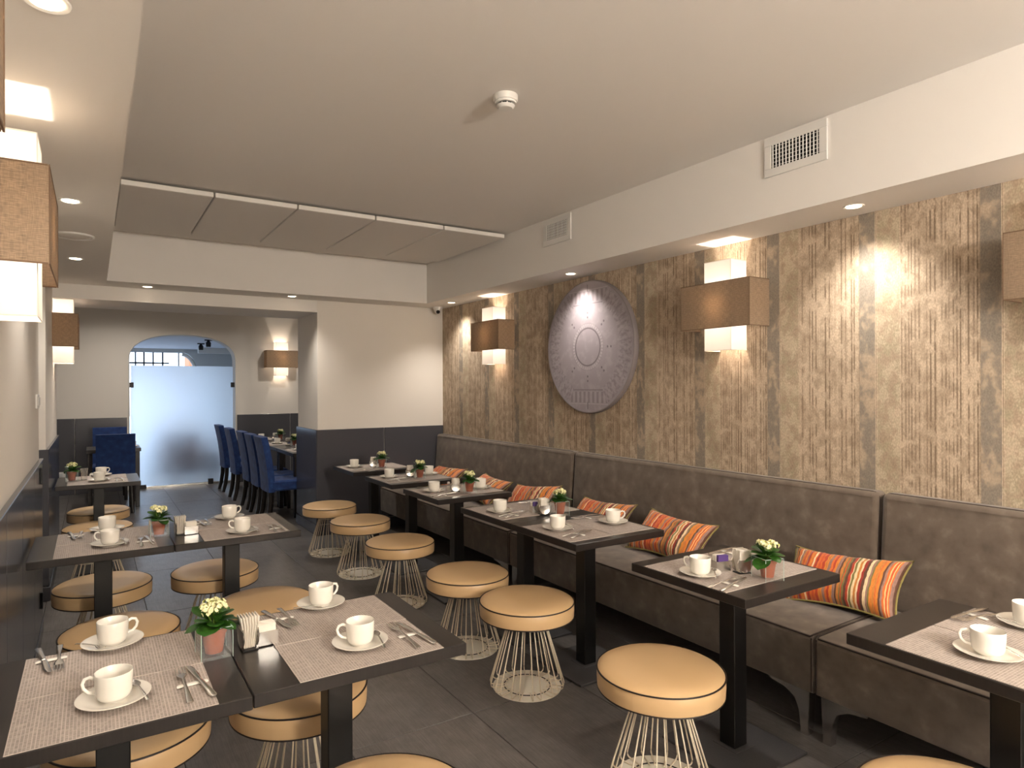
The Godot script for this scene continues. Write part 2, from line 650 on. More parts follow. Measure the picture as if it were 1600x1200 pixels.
func build_shell() -> void:
	# floor: a slab with tiles proud of the joints
	var fl := struct("floor", null, null)
	part("floor_slab", rboxm(-1.5, 4.6, -0.2, -0.004, -3.4, 11.6), M.grout, fl)
	var tx := 0.61
	var td := 1.17
	var shapes := {}
	for i in range(-4, 7):
		for j in range(-6, 8):
			var x0 := maxf(0.93 + i * tx, -1.45)
			var x1 := minf(0.93 + (i + 1) * tx, 4.55)
			var d0 := maxf(2.67 + j * td, -3.3)
			var d1 := minf(2.67 + (j + 1) * td, 11.55)
			if x1 - x0 < 0.05 or d1 - d0 < 0.05: continue
			var key := "%.3f %.3f" % [x1 - x0, d1 - d0]
			if not shapes.has(key):
				shapes[key] = box(Vector3(x1 - x0 - 0.004, 0.012, d1 - d0 - 0.004), 0.0015)
			part("tile", shapes[key], M["tile%d" % (absi(i * 7 + j * 5 + i * j) % 3)], fl, Transform3D(Basis(), V((x0 + x1) * 0.5, -0.006, (d0 + d1) * 0.5)))
	# the wallpapered wall
	var wr := struct("wall_right", rboxm(RX + 0.004, RX + 0.25, 0.0, HC, -3.4, PD), M.plaster)
	var st := tool()
	var per := 0.553 * 2.0
	var dz := 2.913      # a seam of the paper
	var ua := (dz - -3.3) / per
	var ub := (dz - PD) / per
	quad(st, V(RX, 0.4, -3.3), V(RX, HS + 0.02, -3.3), V(RX, HS + 0.02, PD), V(RX, 0.4, PD), Vector2(ua, 1.0 + 0.5 / 1.57), Vector2(ua, 0.0), Vector2(ub, 0.0), Vector2(ub, 1.0 + 0.5 / 1.57))
	part("wallpaper", done(st), M.wallpaper, wr)
	# left wall up to the passage
	var wl := struct("wall_left", rboxm(LX - 0.25, LX, 0.0, HC, -3.4, 5.03), M.plaster)
	panel_run_d(wl, [-3.3, -2.2, -1.1, 0.0, 1.0, 2.0, 3.012, 3.655, 4.364, 5.04], 0.09, HW - 0.012, LX, LX + 0.018)
	part("skirting", rboxm(LX, LX + 0.022, 0.0, 0.088, -3.3, 5.04, 0.003), M.dark_panel, wl)
	part("panel_cap", rboxm(LX, LX + 0.024, HW - 0.011, HW, -3.3, 5.045, 0.003), M.dark_panel, wl)
	for y in [0.97, 0.21]:
		part("hinge", rboxm(LX + 0.0185, LX + 0.03, y, y + 0.1, 4.80, 4.83, 0.003), M.black, wl)
	# passage beyond it and the far jamb
	var pw := struct("wall_passage", rboxm(-1.5, -1.3, 0.0, HC, 4.7, 6.0), M.plaster)
	part("return_wall", rboxm(-1.3, LX - 0.25, 0.0, HC, 4.78, 5.03), M.plaster, pw)
	var wj := struct("wall_jamb", rboxm(-1.5, LX, 0.0, HC, 5.75, P2), M.plaster)
	part("panel", rboxm(-1.3, LX + 0.018, 0.11, HW, 5.732, 5.749, 0.003), M.dark_panel, wj)
	panel_run_d(wj, [5.749, 6.6, P2 - 0.002], 0.11, HW, LX, LX + 0.018)
	part("skirting", rboxm(-1.3, LX + 0.026, 0.0, 0.105, 5.722, 5.749, 0.004), M.dark_panel, wj)
	part("skirting", rboxm(LX, LX + 0.026, 0.0, 0.105, 5.75, P2, 0.004), M.dark_panel, wj)
	# far partition with its free end, and the beam over the opening
	var wp := struct("wall_partition", rboxm(2.004, 4.6, 0.0, HC, PD, P2), M.plaster)
	panel_run_x(wp, [1.986, 2.742, RX - 0.002], 0.115, HW, PD - 0.018, 0.0175)
	part("panel", rboxm(1.986, 2.0035, 0.115, HW, PD + 0.0005, P2 + 0.017, 0.003), M.dark_panel, wp)
	part("skirting", rboxm(1.978, RX - 0.002, 0.0, 0.11, PD - 0.027, PD - 0.0005, 0.004), M.dark_panel, wp)
	part("skirting", rboxm(1.978, 2.0035, 0.0, 0.11, PD, P2 + 0.02, 0.004), M.dark_panel, wp)
	struct("beam", rboxm(LX + 0.0005, 2.0035, 2.342, HC, PD, P2), M.ceil)
	# wall behind the viewer
	struct("wall_front", rboxm(-1.5, 4.0, 0.0, HC, -3.65, -3.4), M.plaster)
	# ceiling and its lowered borders
	var ce := struct("ceiling", rboxm(-1.6, 4.7, HC, HC + 0.2, -3.7, 11.6), M.ceil)
	part("soffit", rboxm(3.105, RX - 0.0005, HS, HC - 0.0005, -3.4, PD - 0.0005), M.ceil, ce)
	part("soffit", rboxm(-1.3, 0.106, HS, HC - 0.0005, -3.4, PD - 0.0005), M.ceil, ce)
	part("soffit", rboxm(0.1065, 3.1045, HS, HC - 0.0005, 6.361, PD - 0.0005), M.ceil, ce)
	# pale panels hung under the far end of the ceiling
	var px := [0.15, 0.705, 1.265, 1.86, 2.45, 3.045]
	var where := ["above the panelled wall side, first of the row of five", "second of the five from the panelled wall side", "in the middle of the row of five", "fourth of the five, next to the one at the grille", "last of the five, by the soffit with the small grille"]
	for i in 5:
		var t := thing("ceiling_panel", "flat off-white ceiling panel " + where[i], "ceiling panel", V((px[i] + px[i + 1]) * 0.5, 2.862, 5.33), 0.0, "row of five hung ceiling panels")
		part("board", box(Vector3(px[i + 1] - px[i] - 0.010, 0.034, 1.27), 0.004), M.ceil, t)
		for sx in [-0.2, 0.2]:
			for sz in [-0.5, 0.5]:
				part("hanger", box(Vector3(0.03, 0.0195, 0.03), 0.002, Vector3(sx, 0.0270, sz)), M.white, t)

func arch_pts(x0: float, x1: float, ys: float, rise: float, n: int) -> PackedVector2Array:
	var out := PackedVector2Array()
	var c := (x0 + x1) * 0.5
	var a := (x1 - x0) * 0.5
	for i in n + 1:
		var t := PI * i / n
		var cx := cos(t)
		out.append(Vector2(c - a * signf(cx) * pow(absf(cx), 0.86), ys + rise * pow(absf(sin(t)), 0.86)))
	return out

func build_far_room() -> void:
	var o := PackedVector2Array([Vector2(-1.5, 0), Vector2(0.467, 0)])
	var ar := arch_pts(0.467, 1.997, 1.99, 0.402, 28)
	o.append_array(ar)
	o.append_array(PackedVector2Array([Vector2(1.997, 0), Vector2(4.6, 0), Vector2(4.6, HC), Vector2(-1.5, HC)]))
	var we := struct("wall_end", slab(o, WD, WD + 0.3), M.plaster)
	panel_run_x(we, [-1.2, -0.221, 0.449], 0.0, HW, WD - 0.018, 0.0175)
	panel_run_x(we, [2.015, 2.874, 3.7, 4.3], 0.0, HW, WD - 0.018, 0.0175)
	# white trim round the arch
	var st := tool()
	var path := [V(0.467, 0.0, WD + 0.02)]
	for p in ar: path.append(V(p.x, p.y, WD + 0.02))
	path.append(V(1.997, 0.0, WD + 0.02))
	loft(st, path, [0.012], [0.035], Vector3(0, 0, 1), 8)
	var tr := struct("trim_1", done(st), M.white)
	tr.set_meta("label", "white trim round the arched opening")
	struct("wall_far_left", rboxm(-1.5, -1.2, 0.0, HC, P2, WD), M.plaster)
	struct("wall_far_right", rboxm(4.3, 4.6, 0.0, HC, P2, WD), M.plaster)
	# frosted door with clear glass over it
	var dr := struct("door_1", null, null)
	part("frosted_glass", rboxm(0.50, 1.965, 0.035, 1.90, WD + 0.055, WD + 0.067, 0.0), M.frost, dr)
	part("bottom_rail", rboxm(0.49, 0.70, 0.0, 0.06, WD + 0.03, WD + 0.09, 0.004), M.dark_metal, dr)
	part("floor_rail", rboxm(0.70, 1.99, 0.0, 0.03, WD + 0.04, WD + 0.08, 0.003), M.steel, dr)
	part("corner_fitting", rboxm(1.58, 1.66, 0.0, 0.085, WD + 0.03, WD + 0.095, 0.004), M.dark_metal, dr)
	for x in [0.475, 1.93]:
		part("clamp", rboxm(x, x + 0.06, 1.56, 1.64, WD + 0.035, WD + 0.085, 0.004), M.dark_metal, dr)
	var so := thing("wall_socket", "small white socket plate low on the dark end wall panelling", "socket", V(-0.393, 0.301, WD - 0.019))
	part("plate", box(Vector3(0.12, 0.08, 0.012), 0.003, Vector3(0, 0, 0.006)), M.white, so)
	part("outlet", box(Vector3(0.05, 0.04, 0.006), 0.002, Vector3(0, 0, 0.0155)), M.lobby_wall, so)

func build_lobby() -> void:
	var D := 16.0
	struct("floor_lobby", rboxm(-2.0, 5.0, -0.2, -0.001, WD + 0.3005, D + 0.3), M.lobby_wall)
	struct("ceiling_lobby", rboxm(-2.0, 5.0, 2.42, 2.62, WD + 0.3005, D + 0.3), M.lobby_ceil)
	struct("wall_lobby_left", rboxm(-2.3, -2.0, 0.0, 2.62, WD + 0.3, D + 0.3), M.lobby_wall)
	struct("wall_lobby_right", rboxm(5.0, 5.3, 0.0, 2.62, WD + 0.3, D + 0.3), M.lobby_wall)
	var x0 := -1.4
	var x1 := 2.06
	var o := PackedVector2Array([Vector2(-2.0, 0), Vector2(x0, 0), Vector2(x0, 2.34), Vector2(1.75, 2.34)])
	for i in range(1, 13):
		var t := PI * 0.5 * i / 12.0
		o.append(Vector2(1.75 + (x1 - 1.75) * sin(t), 1.70 + 0.64 * cos(t)))
	o.append_array(PackedVector2Array([Vector2(x1, 0), Vector2(5.0, 0), Vector2(5.0, 2.42), Vector2(-2.0, 2.42)]))
	struct("wall_lobby_end", slab(o, D, D + 0.3), M.lobby_wall)
	# the shop window: frame, bars, curved white frame
	var w := struct("window_1", null, null)
	for x in [0.80, 0.965, 1.145, 1.333]:
		part("glazing_bar", rboxm(x - 0.016, x + 0.016, 0.0, 2.34, D + 0.1, D + 0.14, 0.002), M.mullion, w)
	part("glazing_bar", rboxm(x0, 1.46, 2.085, 2.12, D + 0.1, D + 0.14, 0.002), M.mullion, w)
	part("frame_post", rboxm(1.64, 1.67, 0.0, 2.34, D + 0.08, D + 0.16, 0.002), M.white, w)
	var st := tool()
	var pts := [V(x1 - 0.03, 0.0, D + 0.08), V(x1 - 0.03, 1.7, D + 0.08)]
	for i in range(1, 10):
		var t := PI * 0.5 * i / 9.0
		pts.append(V(1.72 + (x1 - 0.03 - 1.72) * cos(t), 1.70 + 0.6 * sin(t), D + 0.08))
	loft(st, pts, [0.04], [0.05], Vector3(0, 0, 1), 8)
	part("curved_frame", done(st), M.white, w)
	struct("pavement", rboxm(-25, 30, -0.3, -0.01, D + 0.31, 40), M.lobby_wall)
	var b := thing("street_building", "orange rendered building front across the street, seen over the frosted glass", "building", V(4.7, 0, 22))
	part("facade", rboxm(-2.15, 8, 0, 7, 0, 1.2, 0.02), M.orange_wall, b)
	part("cornice", rboxm(-2.25, 8.1, 7, 7.2, -0.1, 1.3, 0.02), M.white, b)
	for k in 3:
		var fr := part("window", rboxm(0.3 + k * 2.2, 1.3 + k * 2.2, 3.4, 5.2, -0.04, 0.02, 0.01), M.white, b)
		part("pane", rboxm(0.38 + k * 2.2, 1.22 + k * 2.2, 3.48, 5.12, -0.05, -0.041, 0.0), M.mullion, fr)
	var a := thing("armchair", "mauve armchair blurred behind the frosted glass", "armchair", V(1.29, 0, 12.25), 0.4)
	part("seat", box(Vector3(0.62, 0.22, 0.6), 0.05, Vector3(0, 0.32, 0)), M.armchair, a)
	part("backrest", box(Vector3(0.62, 0.55, 0.14), 0.05, Vector3(0, 0.62, -0.28)), M.armchair, a)
	for s in [-1.0, 1.0]:
		part("armrest", box(Vector3(0.12, 0.4, 0.6), 0.04, Vector3(s * 0.345, 0.4, 0)), M.armchair, a)
		for q in [-1.0, 1.0]:
			part("leg", box(Vector3(0.05, 0.21, 0.05), 0.005, Vector3(s * 0.3, 0.105, q * 0.25)), M.chair_wood, a)
	for k in 2:
		var s := thing("track_spotlight", ["small dark ceiling spotlight beyond the arch, upper one", "small dark ceiling spotlight beyond the arch, lower one"][k], "spotlight", V(1.78 + 0.02 * k, 2.42, 12.6 + k * 1.1))
		part("mount", box(Vector3(0.13, 0.02, 0.05), 0.003, Vector3(0, -0.01, 0)), M.black, s)
		var s2 := tool()
		lathe(s2, [Vector2(0.0, -0.13), Vector2(0.04, -0.13), Vector2(0.045, -0.06), Vector2(0.02, -0.021), Vector2(0.0, -0.021)], 14)
		part("lamp_head", done(s2), M.black, s)
	struct("trim_2", rboxm(1.95, 5.0, 2.30, 2.4195, 15.2, 15.35, 0.004), M.white)

# =====================================================================  ceiling fittings
func downlight_meshes() -> Array:
	var ring := lathem([Vector2(0.036, 0.0), Vector2(0.048, -0.004), Vector2(0.05, -0.001), Vector2(0.05, 0.0)], 28)
	var st := tool()
	lathe(st, [Vector2(0.0, -0.003), Vector2(0.035, -0.003), Vector2(0.036, 0.0)], 24)
	return [ring, done(st)]

func build_ceiling_things() -> void:
	var ml := downlight_meshes()
	var spots := [
		[3.285, 1.81, "over the wallpaper between the two big wall lamps", 1.0], [3.285, 4.09, "over the round wall picture", 1.0], [3.30, 6.16, "in the corner next to the small camera", 1.0],
		[3.285, -0.45, "over the wallpaper unseen behind the viewer, near the tables", 1.0], [3.285, -2.3, "over the wallpaper unseen behind the viewer, by the wall", 1.0],  # both out of view, placed to light the room from behind
		[-0.088, 1.836, "at the top edge beside the first left lamp", 0.42], [-0.088, 3.737, "over the panelled wall, before the round speaker", 0.6], [-0.098, 5.385, "over the panelled wall, beyond the round speaker", 0.6],
		[-0.088, -0.3, "over the panelling unseen behind the viewer, near the tables", 0.6], [-0.088, -2.2, "over the panelling unseen behind the viewer, by the wall", 0.8],  # this pair is out of view too, brightening the room
		[0.423, 6.56, "in the far soffit, over the doorway gap", 0.8], [1.695, 6.53, "in the far soffit, beside the free end of the partition", 0.8]]
	for s in spots:
		var lab: String = s[2]
		var t := thing("ceiling_downlight", "small round recessed ceiling spotlight " + lab, "downlight", V(s[0], HS, s[1]), 0.0, "recessed ceiling spotlights")
		part("trim_ring", ml[0], M.white, t)
		part("lamp_lens", ml[1], M.lens, t)
		down(t, 0.68 * s[3], Vector3(0, -0.02, 0), 57.0)
	for q in [[0.4, 8.6, "over the small table"], [2.6, 8.6, "over the long table"], [0.4, 10.2, "before the panelled end wall"], [2.9, 10.2, "before the end wall lamp"]]:  # unseen above the beam, placed to light the end wall
		var t := thing("ceiling_downlight", "unseen round recessed spotlight in the far room ceiling, " + q[2], "downlight", V(q[0], HC, q[1]), 0.0, "unseen far room ceiling spotlights")
		part("trim_ring", ml[0], M.white, t)
		part("lamp_lens", ml[1], M.lens, t)
		down(t, 0.75, Vector3(0, -0.02, 0), 78.0)
	# unseen opal globe lamps behind the viewer, placed to light ceiling and furniture
	for k in 2:
		var g := thing("unseen_globe", ["unseen opal globe lamp behind the viewer, first", "unseen opal globe lamp behind the viewer, second"][k], "unseen pendant lamp", V(1.6, HC, [-1.3, -2.7][k]), 0.0, "unseen opal globe lamps behind the viewer")
		part("ceiling_rose", lathem([Vector2(0.0, -0.03), Vector2(0.05, -0.028), Vector2(0.06, 0.0)], 24), M.white, g)
		part("rod", lathem([Vector2(0.006, -0.64), Vector2(0.006, -0.02)], 8), M.steel, g)
		var gl := tool()
		var gp := []
		for i in 13: gp.append(Vector2(0.17 * sin(PI * i / 12.0), -0.80 - 0.17 * cos(PI * i / 12.0)))
		lathe(gl, gp, 28)
		part("globe_lamp", done(gl), M.opal, g)
		var ol := OmniLight3D.new()
		ol.name = "light"
		ol.light_color = Color(1.0, 0.965, 0.92)
		ol.light_energy = 2.45
		ol.omni_range = 18.0
		ol.omni_attenuation = 2.0
		ol.light_size = 0.17
		ol.shadow_enabled = true
		g.add_child(ol)
		ol.position = Vector3(0, -0.80, 0)
	# smoke detector
	var sd := thing("smoke_detector", "round white smoke detector on the main ceiling", "smoke detector", V(1.622, HC, 2.492))
	part("base", lathem([Vector2(0.0, -0.028), Vector2(0.052, -0.028), Vector2(0.057, -0.02), Vector2(0.057, 0.0)], 36), M.white, sd)
	part("sensor_head", lathem([Vector2(0.0, -0.062), Vector2(0.032, -0.060), Vector2(0.040, -0.052), Vector2(0.043, -0.046), Vector2(0.036, -0.046), Vector2(0.036, -0.038), Vector2(0.048, -0.038), Vector2(0.050, -0.0285), Vector2(0.0, -0.0285)], 36), M.white, sd)
	for k in 9:
		part("vent_slot", box(Vector3(0.019, 0.008, 0.004), 0.0005, Vector3(0, -0.042, 0.0345)), M.hole_shade, sd, Transform3D(Basis(Vector3.UP, TAU * k / 9.0), Vector3.ZERO))
	# ceiling speaker
	var sp := thing("ceiling_speaker", "flat round white speaker grille between two spotlights over the panelled wall", "speaker", V(-0.089, HS, 4.574))
	part("rim", lathem([Vector2(0.085, -0.002), Vector2(0.098, -0.01), Vector2(0.105, -0.004), Vector2(0.106, 0.0)], 40), M.white, sp)
	part("grille", lathem([Vector2(0.0, -0.012), Vector2(0.06, -0.010), Vector2(0.085, -0.003), Vector2(0.086, 0.0)], 40), M.ceil, sp)
	# air grilles in the face of the soffit
	var lb := ["large white air grille with vertical slats in the soffit, nearer the upper corner", "small-looking white air grille in the soffit, near the hung ceiling panels"]
	var cd := [2.011, 4.03]
	for k in 2:
		var v := thing("air_grille", lb[k], "air vent", V(3.1045, 2.783, cd[k]), 0.0, "air grilles in the soffit")
		var st := tool()
		var w := 0.352
		var h := 0.206
		var b := 0.042
		cbox(st, Vector3(-0.006, h * 0.5 - b * 0.5, 0), Vector3(0.011, b, w), 0.002)
		cbox(st, Vector3(-0.006, -h * 0.5 + b * 0.5, 0), Vector3(0.011, b, w), 0.002)
		for s in [-1.0, 1.0]: cbox(st, Vector3(-0.006, 0, s * (w * 0.5 - b * 0.5)), Vector3(0.011, h - b * 2.0, b), 0.002)
		part("frame", done(st), M.white, v)
		part("duct_shade", box(Vector3(0.003, h - b * 2, w - b * 2), 0.0, Vector3(-0.0025, 0, 0)), M.hole_shade, v)  # flat black sheet for the shade behind the slats
		var sl := box(Vector3(0.009, h - b * 2 + 0.002, 0.0035), 0.0008)
		var n := 14
		for i in n:
			part("slat", sl, M.white, v, Transform3D(Basis(), Vector3(-0.0085, 0, -(w * 0.5 - b) + (w - 2 * b) * (i + 0.5) / n)))
		var cross := box(Vector3(0.003, 0.0028, w - b * 2 + 0.002), 0.0006)
		for i in 6:
			part("cross_blade", cross, M.white, v, Transform3D(Basis(), Vector3(-0.0055, -(h * 0.5 - b) + (h - 2 * b) * (i + 0.5) / 6.0, 0)))
	# security camera in the corner
	var cm := thing("security_camera", "small white dome camera in the upper corner of the partition", "camera", V(3.36, HS, 6.60))
	part("base", lathem([Vector2(0.0, -0.028), Vector2(0.05, -0.028), Vector2(0.055, -0.006), Vector2(0.055, 0.0)], 28), M.white, cm)
	part("housing", lathem([Vector2(0.0, -0.075), Vector2(0.02, -0.072), Vector2(0.034, -0.06), Vector2(0.042, -0.04), Vector2(0.043, -0.0285), Vector2(0.0, -0.0285)], 28), M.white, cm)
	var ls := tool()
	lathe(ls, [Vector2(0.022, 0.0), Vector2(0.02, 0.008), Vector2(0.0, 0.011)], 18, Transform3D(Basis(Quaternion(Vector3.UP, Vector3(-0.35, -0.55, 0.75).normalized())), Vector3(-0.013, -0.056, 0.031)))
	part("lens", done(ls), M.black, cm)

func down(parent: Node3D, energy: float, at: Vector3, angle: float) -> void:
	var l := SpotLight3D.new()
	l.name = "light"
	l.light_color = Color(1.0, 0.965, 0.92)
	l.light_energy = energy
	l.spot_range = 16.0
	l.spot_attenuation = 2.0
	l.spot_angle = angle
	l.spot_angle_attenuation = 1.0
	l.light_size = 0.035
	l.shadow_enabled = true
	parent.add_child(l)
	l.position = at
	l.rotation.x = -PI / 2.0

# =====================================================================  wall lamps: a wide linen band round a tall white box
func shade_sheet(w: float, h: float, dep: float) -> ArrayMesh:
	# a cloth sheet folded round three sides, open above and below; the wall at x = 0, the shade on the +x side
	var st := tool()
	var p := [Vector2(0.0, w * 0.5), Vector2(dep, w * 0.5), Vector2(dep, -w * 0.5), Vector2(0.0, -w * 0.5)]
	for k in 3:
		quad(st, Vector3(p[k].x, -h * 0.5, p[k].y), Vector3(p[k + 1].x, -h * 0.5, p[k + 1].y), Vector3(p[k + 1].x, h * 0.5, p[k + 1].y), Vector3(p[k].x, h * 0.5, p[k].y))
	return done(st)

func shade_binding(w: float, h: float, dep: float, t: float) -> ArrayMesh:
	var st := tool()
	for y in [-h * 0.5, h * 0.5]:
		cbox(st, Vector3(dep, y, 0), Vector3(t, t * 1.6, w + t), 0.0004)
		for s in [-1.0, 1.0]: cbox(st, Vector3((dep - t) * 0.5, y, s * w * 0.5), Vector3(dep - t, t * 1.6, t), 0.0004)
	for s in [-1.0, 1.0]: cbox(st, Vector3(dep, 0, s * w * 0.5), Vector3(t, h - t * 1.6, t), 0.0004)
	return done(st)

func build_wall_lamps() -> void:
	var t := thing("wall_lamp", "", "wall lamp", Vector3.ZERO, 0.0, "linen and white box wall lamps")
	part("linen_band", shade_sheet(0.52, 0.283, 0.188), M.linen, t)
	part("linen_binding", shade_binding(0.52, 0.283, 0.188, 0.003), M.linen_edge, t)
	part("white_shade", shade_sheet(0.20, 0.56, 0.15), M.shade, t)
	part("white_binding", shade_binding(0.20, 0.56, 0.15, 0.0025), M.lining, t)
	part("mount_plate", box(Vector3(0.012, 0.30, 0.09), 0.002, Vector3(0.006, 0, 0)), M.white, t)
	var arm := tool()
	tube(arm, [Vector3(0.012, -0.03, 0), Vector3(0.05, -0.035, 0), Vector3(0.075, -0.03, 0)], 0.008)
	part("lamp_arm", done(arm), M.white, t)
	part("bulb", lathem([Vector2(0.0, -0.032), Vector2(0.018, -0.026), Vector2(0.027, -0.006), Vector2(0.024, 0.014), Vector2(0.012, 0.028), Vector2(0.0, 0.032)], 16), M.bulb, t, Transform3D(Basis(), Vector3(0.078, 0, 0)))
	var l := OmniLight3D.new()
	l.name = "light"
	l.light_color = Color(1.0, 0.955, 0.905)
	l.light_energy = 0.18
	l.omni_range = 14.0
	l.omni_attenuation = 2.0
	l.light_size = 0.02
	l.shadow_enabled = true
	t.add_child(l)
	l.position = Vector3(0.078, 0, 0)
	var Y := 2.06
	var spots := [
		[RX - 0.0005, 2.687, PI, "linen wall lamp on the wallpaper between the round picture and the frame's edge lamp"],
		[RX - 0.0005, 5.46, PI, "linen wall lamp on the wallpaper by the partition corner"],
		[RX - 0.0005, 0.92, PI, "linen wall lamp on the wallpaper, cut by the frame edge over the striped bench"],
		[LX + 0.0005, 2.51, 0.0, "large linen wall lamp on the panelled wall, with both white ends showing"],
		[LX + 0.0005, 0.86, 0.0, "linen wall lamp on the panelled wall, only a dark sliver at the upper corner"],
		[LX + 0.0005, 6.90, 0.0, "linen wall lamp on the doorway jamb"],
		[RX - 0.0005, -1.1, PI, "unseen linen wall lamp on the wallpaper behind the viewer"],  # this lamp and the next are out of view, placed for softer room light
		[LX + 0.0005, -1.1, 0.0, "unseen linen wall lamp on the panelled wall behind the viewer"]]
	for i in spots.size():
		var s = spots[i]
		if i == 0:
			t.position = V(s[0], Y, s[1])
			t.rotation.y = s[2]
			t.set_meta("label", s[3])
		else:
			copy(t, "wall_lamp", s[3], V(s[0], Y, s[1]), s[2])
	copy(t, "wall_lamp", "linen wall lamp on the end wall beside the arch", V(2.71, 2.03, WD - 0.0005), -PI / 2.0)
	# round picture
	var pic := thing("round_picture", "large round grey picture of a plan with a ring at its centre", "picture", V(RX - 0.001, 1.878, 4.06))
	pic.rotation.y = -PI / 2.0     # its face looks along the local +z
	var st := tool()
	var n := 72
	var R := 0.537
	for i in n:
		var a := TAU * i / n
		var b := TAU * (i + 1) / n
		var p := Vector3(cos(a), sin(a), 0) * R
		var q := Vector3(cos(b), sin(b), 0) * R
		var z := Vector3(0, 0, 0.045)
		st.set_uv(Vector2(0.5, 0.5)); st.add_vertex(z)
		st.set_uv(Vector2(0.5 + 0.5 * cos(b), 0.5 - 0.5 * sin(b))); st.add_vertex(q + z)
		st.set_uv(Vector2(0.5 + 0.5 * cos(a), 0.5 - 0.5 * sin(a))); st.add_vertex(p + z)
	part("print", done(st), M.art, pic)
	var rm := tool()
	lathe(rm, [Vector2(R - 0.02, 0.0), Vector2(R + 0.002, 0.0), Vector2(R + 0.006, 0.01), Vector2(R + 0.006, 0.038), Vector2(R, 0.0455), Vector2(R - 0.006, 0.0455)], n, Transform3D(Basis(Vector3.RIGHT, PI / 2.0), Vector3.ZERO))
	part("rim", done(rm), M.art_edge, pic)
	# switch plate
	var sw := thing("light_switch", "white double switch plate on the plain wall above the panelling", "switch", V(LX + 0.0005, 1.478, 4.80))
	part("plate", box(Vector3(0.012, 0.085, 0.17), 0.003, Vector3(0.006, 0, 0)), M.white, sw)
	for s in [-1.0, 1.0]:
		part("rocker", box(Vector3(0.006, 0.05, 0.06), 0.002, Vector3(0.0155, 0, s * 0.04)), M.white, sw)

# =====================================================================  bench
func rounded_rect_loop(x: float, y0: float, y1: float, d0: float, d1: float, r: float) -> Array:
	var out := []
	for c in [[d1 - r, y1 - r, 0.0], [d0 + r, y1 - r, 0.25], [d0 + r, y0 + r, 0.5], [d1 - r, y0 + r, 0.75]]:
		for i in 5:
			var a: float = TAU * c[2] + PI * 0.5 * i / 4.0
			out.append(V(x, c[1] + r * sin(a), c[0] + r * cos(a)))
	return out

# upholstered block: rounded box with a soft crown on its front (-x) face
func pad(x0: float, x1: float, y0: float, y1: float, d0: float, d1: float, r: float, lean: float) -> ArrayMesh:
	var st := tool()
	var nu := 24
	var nv := 8
	var crown := func(u: float, v: float) -> float:
		return 0.014 * (1.0 - pow(absf(2 * u - 1), 8.0)) * (1.0 - pow(absf(2 * v - 1), 4.0))
	var fp := func(u: float, v: float) -> Vector3:
		var y := lerpf(y0 + r, y1 - r, v)
		return V(x0 - crown.call(u, v) + lean * v, y, lerpf(d0 + r, d1 - r, u))
	st.set_smooth_group(1)
	for i in nu:
		for j in nv:
			var u0 := float(i) / nu
			var u1 := float(i + 1) / nu
			var v0 := float(j) / nv
			var v1 := float(j + 1) / nv
			quad(st, fp.call(u1, v0), fp.call(u0, v0), fp.call(u0, v1), fp.call(u1, v1))
	# rounded border running from the front face to the sides and back
	var loop_in := rounded_rect_loop(0.0, y0 + r, y1 - r, d0 + r, d1 - r, 0.0005)
	var rings := []
	for k in 5:
		var a := PI * 0.5 * k / 4.0
		var ring := []
		var lp := rounded_rect_loop(0.0, y0 + r - r * sin(a), y1 - r + r * sin(a), d0 + r - r * sin(a), d1 - r + r * sin(a), maxf(r * sin(a), 0.0005))
		for p in lp:
			var v: float = (p.y - y0) / (y1 - y0)
			ring.append(Vector3(x0 + r * (1.0 - cos(a)) + lean * v, p.y, p.z))
		rings.append(ring)
	var back := []
	for p in rings[4]: back.append(Vector3(x1, p.y, p.z))
	rings.append(back)
	var mid := V((x0 + x1) * 0.5, (y0 + y1) * 0.5, (d0 + d1) * 0.5)
	for k in rings.size() - 1:
		st.set_smooth_group(1 if k < 4 else 2)
		for i in rings[k].size():
			var j: int = (i + 1) % rings[k].size()
			oquad(st, mid, rings[k][i], rings[k][j], rings[k + 1][j], rings[k + 1][i])
	var bc := V(x1, (y0 + y1) * 0.5, (d0 + d1) * 0.5)
	st.set_smooth_group(-1)
	for i in back.size():
		otri(st, mid, bc, back[i], back[(i + 1) % back.size()])
	return done(st)

